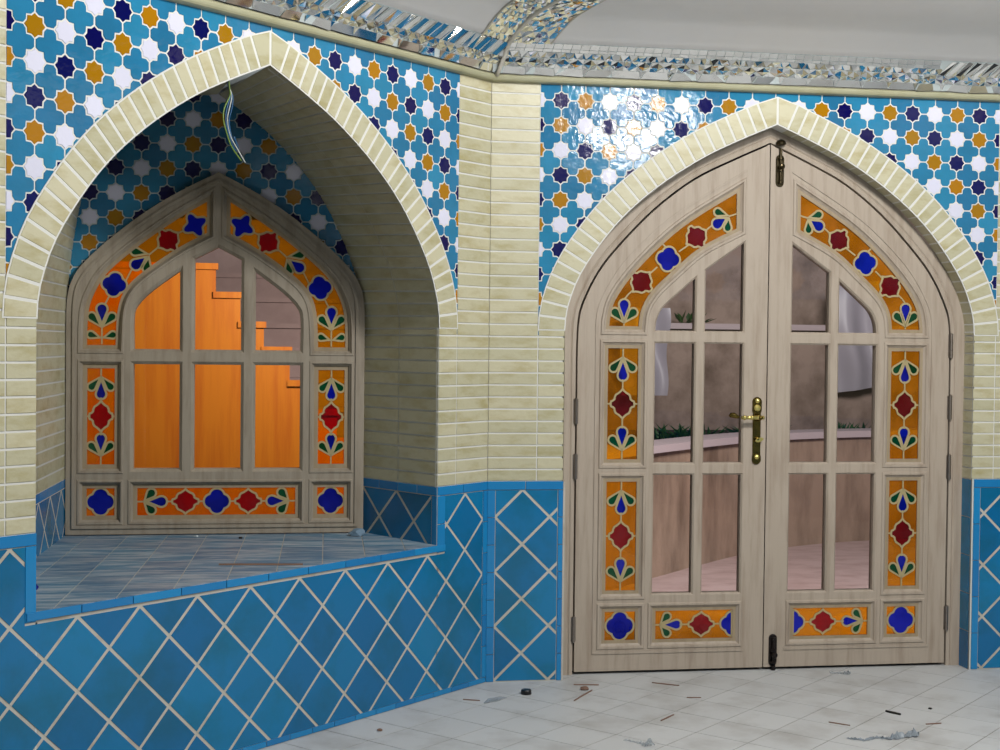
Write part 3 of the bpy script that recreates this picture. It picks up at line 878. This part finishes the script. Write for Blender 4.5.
# lever handle on its long plate
def plate(mb, cx, z0, z1, w, fn, d0, d1, m):
    r = w/2; pts = []
    for i in range(13): a = pi*i/12; pts.append((cx+r*cos(a), z1-r+r*sin(a)))
    for i in range(13): a = pi+pi*i/12; pts.append((cx+r*cos(a), z0+r+r*sin(a)))
    prism(mb, pts, fn, d0, d1, m, bev=.002)
hd = empty('door_handle', (0, 0, 0)); hd.parent = door; del hd['_at']; hd['_at'] = tuple(door['_at'])
hc = .043
mb = MB()
plate(mb, hc, .885, 1.140, .034, PDl, 0, .006, 'brass')
plate(mb, hc, 1.078, 1.153, .040, PDl, 0, .008, 'brass'); plate(mb, hc, .870, .920, .038, PDl, 0, .008, 'brass')
for z in (1.137, .902): lathe(mb, PDl(hc, z, .006), (0, -1, 0), [(0, .010), (.005, .010), (.008, .006), (.010, .001)], 'gold')
lathe(mb, PDl(hc, 1.107, .006), (0, -1, 0), [(0, .014), (.004, .014), (.007, .010), (.008, .001)], 'gold')
mb.build('back_plate', hd, label='dark brass back plate')
mb = MB()
lathe(mb, PDl(hc, 1.068, .004), (0, -1, 0), [(0, .016), (.008, .015), (.012, .010), (.045, .010), (.052, .008), (.054, .001)], 'brass')
lathe(mb, PDl(hc-.018, 1.068, .045), (-1, 0, 0), [(0, .004), (.002, .008), (.02, .009), (.05, .0075), (.052, .010), (.056, .010), (.058, .0075), (.082, .007), (.084, .0105), (.089, .0105), (.091, .007), (.100, .006)], 'gold')
tube(mb, [PDl(.135, 1.069, .045), PDl(.146, 1.073, .045), PDl(.157, 1.078, .044), PDl(.168, 1.078, .043), PDl(.176, 1.073, .042)], [.006, .010, .012, .011, .005], 'brass', 12)
mb.build('lever', hd, smooth=True)
mb = MB()
lathe(mb, PDl(hc, .976, .004), (0, -1, 0), [(0, .008), (.018, .008), (.020, .004)], 'brass')
c0 = Vector(PDl(hc-.006, .974, .024))
vs = []
prism(mb, [(hc-.006+.018*cos(a)*.95-.007*sin(a)*.6, .974-.018*cos(a)*-.35+.008*sin(a)) for a in [2*pi*i/16 for i in range(16)]][::-1], lambda t, z, d: PDl(2*(hc-.006)-t, z, d), .020, .024, 'gold', bev=.001)
mb.build('key', hd, label='bright brass key bow')
# surface bolts on the right leaf
def bolt(zk, zend, m, flip):
    r = empty('surface_bolt', (0, 0, 0)); r.parent = door; r['_at'] = tuple(door['_at'])
    s = -1 if flip else 1
    lo, hi = min(zk, zend), max(zk, zend)
    b = MB()
    plate(b, .042, (zend if not flip else zend-.135), (zend+.135 if not flip else zend), .036, PD, 0, .005, m)
    b.build('bolt_plate', r)
    b = MB()
    lathe(b, PD(.042, zend+s*.012, .011), (0, 0, s), [(0, .004), (.002, .010), (.012, .010), (.014, .006), (abs(zk-zend)-.05, .006)], m)
    lathe(b, PD(.042, zend+s*.085, .011), (0, -1, 0), [(0, .007), (.006, .007), (.01, .012), (.018, .013), (.024, .009), (.026, .001)], m)
    for dz in (.062, .112): lathe(b, PD(.042, zend+s*dz, .011), (0, 0, s), [(0, .006), (.001, .012), (.010, .012), (.011, .006)], m)
    b.build('bolt_rod', r, smooth=False)
    b = MB()
    if not flip:
        lathe(b, PD(.042, zk-.028, .010), (0, 0, 1), [(0, .007), (.002, .016), (.006, .021), (.014, .022), (.022, .017), (.027, .008), (.029, .001)], m)
    else:
        lathe(b, PD(.042, .002, .011), (0, 0, 1), [(0, .009), (.018, .009), (.02, .006)], m)
    b.build('bolt_keep', r)
bolt(2.232, 2.034, 'iron', False); bolt(.0, .152, 'blackiron', True)
for fn, zs in ((PDl, (1.09, .862, .19)), (PD, (1.376, 1.112, .856, .206))):
    for z in zs:
        b = MB(); lathe(b, fn(.819, z-.055, .006), (0, 0, 1), [(0, .001), (.002, .007), (.034, .007), (.035, .0055), (.037, .007), (.072, .007), (.073, .0055), (.075, .007), (.108, .007), (.11, .001)], 'steel', 10)
        box(b, fn, .808, .830, z-.05, z+.05, -.002, .0025, 'steel')
        b.build('hinge', door)

# ------------------------------------------------------------------ the niche window
win = empty('window_1', (WC, WY, LZ), kind='structure')
wso = spline([(.031, 1.947), (.17, 1.860), (.317, 1.752), (.437, 1.645), (.492, 1.56), (.519, 1.47), (.524, 1.327)], 4)
wsi = spline([(.031, 1.786), (.142, 1.725), (.27, 1.635), (.343, 1.565), (.376, 1.48), (.384, 1.327)], 4)
warch = wso+wsi[::-1]
warchL = [(-x, z) for x, z in warch]
def neg(p): return [(-x, z) for x, z in p]
wp_out = [(.149, 1.328)]+spline([(.327, 1.328), (.328, 1.45), (.314, 1.5), (.255, 1.562), (.149, 1.641)], 3)
wp_mid = [(-.0915, 1.328), (.0915, 1.328), (.0915, 1.690), (0, 1.738), (-.0915, 1.690)]
stw = [warch, warchL, rc(.384, .524, .851, 1.267), neg(rc(.384, .524, .851, 1.267)), rc(.384, .524, .648, .789), neg(rc(.384, .524, .648, .789)), rc(-.328, .328, .648, .789)]
pnw = [wp_out, neg(wp_out), wp_mid, rc(.149, .328, .851, 1.268), neg(rc(.149, .328, .851, 1.268)), rc(-.0915, .0915, .851, 1.268)]
mb = MB()
wol = [(.586, LZ+.004)]+[(a-.001 if a > 0 else 0, b) for a, b in wout_half]+[(-a+.001, b) for a, b in wout_half[::-1][1:]]+[(-.586, LZ+.004)]
WP = [(.020, 0), (.016, .004), (.010, .004), (.007, -.003), (0, -.010)]
slab(mb, wol, stw+pnw, PW, -.02, .035, 'wwood', [WP]*7+[[(.012, 0), (.009, -.003), (0, -.012)]]*6)
# raised outer architrave line
ou = ccw(wol)
ii = offset(ou, -.026)
for w_, dd in ((.012, .042),): ribbon(mb, offset(ou, -.030), PW, .033, dd, w_, 'wwood')
fr = mb.build('window_frame', win)
for p in pnw:
    g = MB(); prism(g, offset(ccw(p), .004), PW, -.006, -.002, 'clear'); g.build('glass_pane', win)
wd = .012
vpanel(.384, .524, .851, 1.267, PW, wd, .017, win); vpanel(.384, .524, .851, 1.267, PWl, wd, .017, win)
square(.384, .524, .648, .789, PW, wd, .016, win); square(.384, .524, .648, .789, PWl, wd, .016, win)
z = .7185
m = trio((-.288, z), 0, .080, .044, .058, .036, .8)+trio((.288, z), pi, .080, .044, .058, .036, .8)
m += [(ogee((-.124, z), .052, .050), 'redglass'), (ogee((.124, z), .052, .050), 'redglass'), (quatrefoil((0, z), .052), 'blueglass')]
stained(rc(-.328, .328, .648, .789), m, [[(-.312, z), (-.288, z)], [(.288, z), (.312, z)], [(-.072, z), (-.05, z)], [(.05, z), (.072, z)], [(-.195, z), (-.176, z)], [(.176, z), (.195, z)]], PW, wd, .016, win)
for fn in (PW, PWl):
    m = [(drop((.452, 1.425), pi/2, .082, .044), 'blueglass'), (drop((.448, 1.415), pi/2+.72, .070, .034), 'greenglass'), (drop((.456, 1.415), pi/2-.72, .070, .034), 'greenglass'),
         (drop((.445, 1.372), pi-.30, .052, .030), 'greenglass'), (drop((.459, 1.372), .30, .052, .030), 'greenglass')]
    m += [(quatrefoil((.405, 1.583), .050, rot=radians(10)), 'blueglass'), (ogee((.197, 1.763), .050, .050, radians(52)), 'redglass'), (concave_square((.093, 1.826), .052, rot=radians(60)), 'blueglass')]
    tp = (.272, 1.703)
    m += [(drop((tp[0]+.010, tp[1]-.008), atan2(-60, 75), .074, .046), 'blueglass'), (drop((tp[0]+.006, tp[1]+.004), radians(10), .066, .034), 'greenglass'), (drop((tp[0]+.000, tp[1]-.009), radians(-80), .062, .034), 'greenglass')]
    li = [[(.452, 1.345), (.452, 1.428)], [(.44, 1.505), (.425, 1.535)], [(.36, 1.60), (.335, 1.65)], [(.272, 1.703), (.235, 1.735)], [(.16, 1.792), (.135, 1.803)]]
    stained(warch, m, li, fn, wd, .015, win)

# ------------------------------------------------------------------ beyond the window: stepped stair with an orange side
def PX(x, z, y): return (x, y, z)
st = empty('staircase', (-1.0, 1.75, .0), label='stone stair with orange wooden side panel behind the niche window', category='stairs')
mb = MB()
RX = [-1.275, -1.158, -1.038, -.905, -.78, -.66, -.54, -.42]; RZ = [1.735, 1.59, 1.44, 1.312, 1.14, .99, .84, .69]
out = [(-2.6, -.1), (-2.6, RZ[0]+.0)]
for k in range(8):
    nx = RX[k+1] if k < 7 else -.3
    out += [(nx if k else nx, RZ[k])] if False else []
pl = [(-2.6, -.004), (-2.6, 1.735)]
for k in range(7):
    pl += [(RX[k]+.117-.0, RZ[k])] if k == 0 else [(RX[k+1]-.0 if False else RX[k]+.125, RZ[k])]
    pl += [(pl[-1][0], RZ[k+1])]
pl += [(.12, RZ[7]), (.12, -.004)]
prism(mb, pl, PX, 1.80, 1.76, 'orange')
mb.build('side_panel', st, label='orange wooden side panel')
for k in range(7):
    x0 = pl[1][0] if k == 0 else pl[2*k][0]-.012; x1 = pl[2+2*k][0]+.012
    caps = MB(); box(caps, PX, x0, x1, RZ[k]-.006, RZ[k]+.026, 1.80, 1.745, 'orange'); caps.build('cap_strip', st)
for k in range(7):
    b = MB()
    y0 = 1.80+.02*(k*0)
    z0 = RZ[k]
    box(b, PX, -2.6, .12, z0-.16, z0+.0, 1.83+.16*(6-k), 3.19, 'stone')
    b.build('step', st)
    b = MB(); box(b, PX, -2.6, .12, z0, z0+.026, 1.815+.16*(6-k), 3.19, 'stone'); b.build('tread', st)
mb = MB(); box(mb, PX, -3.4, .2, -.1, 3.6, 3.2, 3.3, 'stone'); box(mb, lambda y, z, x: (x, y, z), .3, 3.3, -.1, 3.6, -3.4, -3.3, 'stone'); box(mb, lambda y, z, x: (x, y, z), .4, 3.3, -.1, 3.6, .14, .2, 'stucco')
mb.build('wall_stairwell', kind='structure')

# ------------------------------------------------------------------ beyond the door: paved court, curved planter, upper terrace
mb = MB(); box(mb, PF, .5, 8, .19, 7.5, -.1, -.004, 'paving'); mb.build('floor_court', kind='structure')
curve = spline([(.56, 1.4), (.85, 1.85), (1.36, 2.44), (2.18, 3.28), (2.72, 3.64), (3.32, 3.86), (4.2, 3.98), (5.4, 4.0), (7.0, 3.9)], 6)
def wallstrip(mb, crv, z0, z1, dn, df, m):
    """band standing on a plan curve, near face offset dn, far face offset df"""
    n = len(crv); A, Bq = [], []
    for i in range(n):
        a = crv[max(0, i-1)]; b = crv[min(n-1, i+1)]; e = (b[0]-a[0], b[1]-a[1]); l = hypot(*e); nx, ny = -e[1]/l, e[0]/l
        A.append((crv[i][0]+nx*dn, crv[i][1]+ny*dn)); Bq.append((crv[i][0]+nx*df, crv[i][1]+ny*df))
    vs = [(*p, z0) for p in A]+[(*p, z1) for p in A]+[(*p, z1) for p in Bq]+[(*p, z0) for p in Bq]
    mb.add(vs, [(k*n+i, k*n+i+1, ((k+1) % 4)*n+i+1, ((k+1) % 4)*n+i) for k in range(4) for i in range(n-1)]+[(0, n, 2*n, 3*n), (n-1, 2*n-1, 3*n-1, 4*n-1)], m)
pt = empty('garden_planter', (2.2, 3.4, 0), label='low curved garden wall with pale coping seen through the door', category='planter')
mb = MB(); wallstrip(mb, curve, -.05, .735, 0, .12, 'stucco2'); mb.build('planter_wall', pt)
mb = MB(); wallstrip(mb, curve, .735, .78, -.03, .22, 'coping'); mb.build('coping', pt)
mb = MB(); tess(mb, [ccw([(x, y) for x, y in curve]+[(7.0, 5.19), (.3, 5.19)])], PF, .70, 'soil'); mb.build('soil', pt, kind='stuff')
mb = MB(); box(mb, PX, .5, 8, -.1, 1.50, 5.2, 5.4, 'stucco'); box(mb, PX, .5, 8, -.1, 3.4, 5.75, 5.9, 'stucco')
mb.build('wall_court', kind='structure')
mb = MB(); box(mb, PX, .5, 8, 1.50, 1.545, 5.14, 5.78, 'coping'); mb.build('trim_4', kind='structure')
def plant(name, loc, n, L, wd, label, cat='plant', spread=1., grp=None):
    mb = MB()
    for k in range(n):
        a = random.uniform(0, 2*pi); el = random.uniform(.3, 1.35); l = L*random.uniform(.6, 1.1)
        d = Vector((cos(a)*cos(el)*spread, sin(a)*cos(el)*spread, sin(el))); sd = d.cross(Vector((0, 0, 1))).normalized()*wd
        p0 = Vector(loc)+Vector((random.uniform(-.1, .1)*spread, random.uniform(-.05, .05)*spread, 0))
        mb.add([p0, p0+d*l*.5+sd, p0+d*l-Vector((0, 0, l*.15)), p0+d*l*.5-sd], [(0, 1, 2), (0, 2, 3)], 'leaf')
    o = mb.build(name, origin=loc, label=label, category=cat)
    if grp: o['group'] = grp
    return o
plant('leafy_shrub', (1.90, 3.75, .705), 120, .16, .013, 'dark low shrub behind the planter coping, seen through the left door leaf beside the mullion', spread=1.9)
plant('leafy_shrub', (2.62, 4.25, .705), 80, .15, .013, 'dark shrub behind the coping, seen through the pane beside the lever handle', spread=1.5)
plant('leafy_shrub', (3.45, 4.4, .705), 60, .13, .012, 'dark low shrub behind the coping, seen through the right door leaf', spread=1.6)
plant('small_herb', (2.0, 5.45, 1.548), 24, .08, .010, 'tiny herb on the upper terrace ledge, seen through the left arched pane', spread=1.2)
plant('small_herb', (2.46, 5.45, 1.548), 26, .13, .02, 'small herb on the upper terrace ledge, seen just right of the left leaf mullion', spread=1.)
plant('small_herb', (3.72, 5.45, 1.548), 26, .14, .02, 'small herb on the upper terrace ledge, seen through the right leaf', spread=.8)
# rippled surfaces added for pale shapes of unknown kind behind the panes
def sheet(name, x0, x1, z0, z1, y, label, cut=0):
    mb = MB(); nx, nz = 18, 16; vs = []
    for j in range(nz+1):
        for i in range(nx+1):
            u, v = i/nx, j/nz
            x = x0+(x1-x0)*u; zz = z0+(z1-z0)*v+cut*u*(1-v)
            vs.append((x+.01*sin(9*v), y+.03*sin(u*9+v*2)+.02*sin(v*7+u*5)+.012, zz))
    f = [(j*(nx+1)+i, j*(nx+1)+i+1, (j+1)*(nx+1)+i+1, (j+1)*(nx+1)+i) for j in range(nz) for i in range(nx)]
    mb.add(vs, f, 'sheet'); n = len(vs)
    mb.add([(a, b+.003, c) for a, b, c in vs], f, 'sheet')
    mb.build(name, smooth=True, origin=((x0+x1)/2, y, z0), label=label, category='sheet')
sheet('pale_shape', 1.729, 2.088, .985, 1.652, 4.8, 'pale unidentified shape in the court, narrow strip at the left pane of the left leaf', cut=.0)
sheet('pale_shape', 3.485, 3.871, .996, 1.896, 5.0, 'pale unidentified crumpled shape in the court behind the right leaf', cut=.06)

# ------------------------------------------------------------------ loose things
# wires hanging from the niche vault
w = empty('electric_wires', PL(1.346, 2.21, -.02), label='bundle of thin electric wires hanging from the niche arch', category='wire')
def wire(off, m, tail, fr_=0):
    b = MB()
    p = [(1.352, 2.235), (1.345, 2.19), (1.338+off*.3, 2.16), (1.352+off, 2.12), (1.357+off, 2.08), (1.342+off, 2.03), (1.322+off*1.4, 1.995), tail]
    p = spline(p, 4)
    tube(b, [PL(x, z, -.03+.02*sin(i*.3+off*90)*abs(off)*20) for i, (x, z) in enumerate(p)], .0024, m, 6); b.build('wire', w, smooth=True)
wire(.0, 'wblue', (1.31, 1.985)); wire(.008, 'wgreen', (1.29, 1.955)); wire(-.009, 'wwhite', (1.275, 1.950)); wire(-.016, 'wblue', (1.325, 2.03))
def stick(name, a, b, w, label, cat, m='splinter', z=0., h=.004, grp=None):
    mb = MB(); a = Vector(a); b = Vector(b); e = (b-a).normalized(); n_ = Vector((-e.y, e.x)); k = 6
    L = (b-a).length
    top, = [[]]
    pts = []
    for i in range(k+1):
        t = i/k; ww = w*(.35+.65*sin(pi*min(1, max(.12, t*.9+.05))))*random.uniform(.8, 1.15)
        pts.append((a+e*L*t+n_*random.uniform(-.1, .1)*w, ww))
    vs = []
    for p, ww in pts: vs += [(p.x+n_.x*ww/2, p.y+n_.y*ww/2, z+.0003), (p.x-n_.x*ww/2, p.y-n_.y*ww/2, z+.0003), (p.x-n_.x*ww*.3, p.y-n_.y*ww*.3, z+h), (p.x+n_.x*ww*.3, p.y+n_.y*ww*.3, z+h)]
    fs = [(4*i+q, 4*i+(q+1) % 4, 4*i+4+(q+1) % 4, 4*i+4+q) for i in range(k) for q in range(4)]+[(0, 1, 2, 3), (4*k+3, 4*k+2, 4*k+1, 4*k)]
    mb.add(vs, fs, m)
    c = (a+b)/2
    o = mb.build(name, origin=(c.x, c.y, z), label=label, category=cat)
    if grp: o['group'] = grp
    return o
G = 'wood splinters on the floor'
stick('wood_splinter', (.345, -.085), (.445, -.10), .010, 'brown wood splinter by the foot of the left door frame', 'splinter', grp=G)
stick('wood_splinter', (.295, -.332), (.399, -.18), .007, 'slanting wood splinter on the floor in front of the left door jamb', 'splinter', grp=G)
stick('wood_splinter', (.668, -.086), (.764, -.147), .008, 'wood splinter on the floor below the left leaf panel', 'splinter', grp=G)
stick('wood_splinter', (.551, -.648), (.621, -.573), .006, 'thin splinter on the floor out in front of the left leaf', 'splinter', grp=G)
stick('wood_splinter', (-.125, -.268), (-.063, -.292), .006, 'short splinter on the floor near the wall corner', 'splinter', grp=G)
stick('wood_splinter', (1.155, -.738), (1.215, -.79), .006, 'short brown splinter on the floor in front of the right leaf', 'splinter', grp=G)
stick('wood_splinter', (1.498, -.805), (1.56, -.80), .006, 'grey splinter on the floor right of the black strip', 'splinter', grp=G)
stick('wood_splinter', (.74, -.335), (.795, -.343), .005, 'faint thin splinter between the two leaves on the floor', 'splinter', grp=G)
stick('wood_stick', (-1.03, -.632), (-.742, -.655), .012, 'thin brown stick lying on the tiled ledge of the niche', 'stick', z=LZ, h=.006)
stick('black_strip', (1.43, -.615), (1.462, -.67), .016, 'curved black plastic strip on the floor before the right leaf', 'strip', m='black', h=.006)
# bottle cap
mb = MB(); lathe(mb, (.131, -.206, .0), (0, 0, 1), [(0, .001), (.0005, .021), (.014, .0205), (.018, .018), (.0185, .001)], 'black', 20)
mb.build('bottle_cap', origin=(.131, -.206, 0), label='round black bottle cap on the floor near the wall corner', category='cap')
# pebbles and shards
def lump(name, loc, r, label, cat, m, flat=.5, grp=None):
    mb = MB(); bm = bmesh.new(); bmesh.ops.create_icosphere(bm, subdivisions=2, radius=r)
    for v in bm.verts:
        v.co *= random.uniform(.8, 1.15); v.co.z = max(v.co.z*flat, -r*flat*.6)
    zmin = min(v.co.z for v in bm.verts)
    bm.verts.index_update()
    mb.add([(v.co.x+loc[0], v.co.y+loc[1], v.co.z-zmin+loc[2]) for v in bm.verts], [tuple(v.index for v in f.verts) for f in bm.faces], m); bm.free()
    o = mb.build(name, origin=loc, label=label, category=cat)
    if grp: o['group'] = grp
    return o
lump('stone_chip', (.372, -.165, 0), .018, 'small brown stone chip beside the splinters at the left door jamb', 'chip', 'splinter')
lump('screw_head', (1.614, -.60, 0), .008, 'tiny dark bit on the floor beyond the black strip', 'bit', 'black')
lump('stone_chip', (-.975, .03, LZ), .009, 'tiny dark chip on the ledge below the window', 'chip', 'black')
lump('tile_chip', (-1.572, -1.07, LZ), .014, 'small navy tile chip at the left front end of the ledge', 'chip', 'chip', flat=1.)
lump('plaster_crumb', (-1.149, .085, LZ), .009, 'white plaster crumb on the ledge at the foot of the window', 'crumb', 'grout')
lump('mortar_lump', (-.515, .075, LZ), .034, 'bluish mortar lump at the right foot of the window', 'mortar', 'lump', flat=.55)
lump('stone_chip', (-.47, -.66, 0), .010, 'dark chip on the floor at the foot of the blue dado', 'chip', 'splinter')
def shard(name, pts, label, cat, m, h=.004):
    mb = MB(); c = (sum(p[0] for p in pts)/len(pts), sum(p[1] for p in pts)/len(pts))
    prism(mb, pts, PF, .0006, h, m); mb.build(name, origin=(*c, 0), label=label, category=cat)
shard('glass_shard', [(-.055, -.335), (.0, -.31), (.045, -.262), (.02, -.245), (-.03, -.275)], 'clear glass shard on the floor by the wall corner', 'glass', 'glassbit')
def film(name, pts, r, label, m):
    """crumpled strip of thin film, bunched up at its last end"""
    mb = MB(); p = spline(pts, 8); n = len(p); nw = 6; vs = []
    for i, (x, y) in enumerate(p):
        q0 = p[max(0, i-1)]; q1 = p[min(n-1, i+1)]; e = Vector((q1[0]-q0[0], q1[1]-q0[1])).normalized(); nn = Vector((-e.y, e.x))
        w = r*(.45+1.1*(i/n)**3)*random.uniform(.6, 1.3); h = r*(.25+1.2*(i/n)**4)
        for k in range(nw):
            t = k/(nw-1)*2-1
            vs.append((x+nn.x*w*t+random.gauss(0, r*.12), y+nn.y*w*t+random.gauss(0, r*.12), .001+abs(random.gauss(0, h))*(1-.8*abs(t))))
    mb.add(vs, [(i*nw+k, i*nw+k+1, (i+1)*nw+k+1, (i+1)*nw+k) for i in range(n-1) for k in range(nw-1)], m)
    mb.build(name, origin=(*pts[len(pts)//2], 0), label=label, category='film')
film('plastic_film', [(1.14, -.945), (1.19, -.975), (1.24, -.95), (1.29, -.965), (1.34, -.945), (1.40, -.935)], .020, 'crumpled grey blue plastic film on the floor before the right leaf', 'filmgrey')
film('plastic_film', [(.36, -.875), (.385, -.90), (.41, -.925), (.425, -.965)], .014, 'whitish crumpled plastic at the front edge of the floor', 'glassbit')
film('plastic_film', [(1.46, .0), (1.50, -.01), (1.53, -.035)], .016, 'clear crumpled bag at the foot of the right leaf', 'glassbit')

# ------------------------------------------------------------------ light
def point(name, loc, e, r, col=(1, 1, 1)):
    l = D.lights.new(name, 'POINT'); l.energy = e; l.shadow_soft_size = r; l.color = col
    o = D.objects.new(name, l); COL.objects.link(o); o.location = loc; return o
def arealamp(name, loc, rot, e, sx, sy, col=(1, 1, 1)):
    l = D.lights.new(name, 'AREA'); l.shape = 'RECTANGLE'; l.size = sx; l.size_y = sy; l.energy = e; l.color = col
    o = D.objects.new(name, l); COL.objects.link(o); o.location = loc; o.rotation_euler = rot; return o
point('hall_lamp', (1.185, -2.97, 3.4), 335, .2, (1, .985, .96))
point('hall_lamp', (1.58, -3.6, 2.86), 52, .16, (1, .985, .97))
point('hall_lamp', (1.42, -3.45, 2.90), 26, .09, (1, .985, .97))
def spot(name, loc, to, e, size, r, col=(1, 1, 1), blend=.5):
    l = D.lights.new(name, 'SPOT'); l.energy = e; l.spot_size = radians(size); l.spot_blend = blend; l.shadow_soft_size = r; l.color = col
    o = D.objects.new(name, l); COL.objects.link(o); o.location = loc
    o.rotation_euler = (Vector(to)-Vector(loc)).to_track_quat('-Z', 'Y').to_euler(); return o
spot('court_fill', (2.2, .32, 2.75), (2.9, 3.8, .6), 380, 125, .5, (1, .95, .92), .4)  # added spot that lights the court, aimed away from the door; unseen source
spot('stair_lamp', (-.5, .5, 2.0), (-1.15, 1.8, 1.25), 95, 150, .15, (1, .9, .82), .5)
spot('ceiling_fill', (1.185, -2.97, 1.95), (1.185, -2.97, 4), 90, 171, .15, (1, .98, .95), .15)  # added unseen spot that brightens the ceiling, no fixture behind it
W = D.worlds.new('world'); bpy.context.scene.world = W; W.use_nodes = True
W.node_tree.nodes['Background'].inputs[0].default_value = (.85, .92, 1, 1); W.node_tree.nodes['Background'].inputs[1].default_value = .04

# ------------------------------------------------------------------ camera
cam = D.cameras.new('camera'); co = D.objects.new('camera', cam); COL.objects.link(co)
f, yaw, pit, roll = 1400.5036, -.15421, -.021828, .010843
R = Matrix.Rotation(yaw, 3, 'Z') @ Matrix.Rotation(pi/2+pit, 3, 'X') @ Matrix.Rotation(roll, 3, 'Z')
co.matrix_world = Matrix.Translation((-.8175, -5.5563, 1.3617)) @ R.to_4x4()
cam.sensor_fit = 'HORIZONTAL'; cam.sensor_width = 36; cam.lens = f*36/1000; cam.clip_start = .05
S = bpy.context.scene; S.camera = co
S.view_settings.view_transform = 'Standard'; S.view_settings.look = 'None'; S.view_settings.gamma = 1; S.view_settings.exposure = 0
S.view_settings.use_curve_mapping = False
try:
    S.cycles.transparent_max_bounces = 24; S.cycles.max_bounces = 10; S.cycles.diffuse_bounces = 1
except Exception: pass
for o in D.objects:
    if '_at' in o: del o['_at']
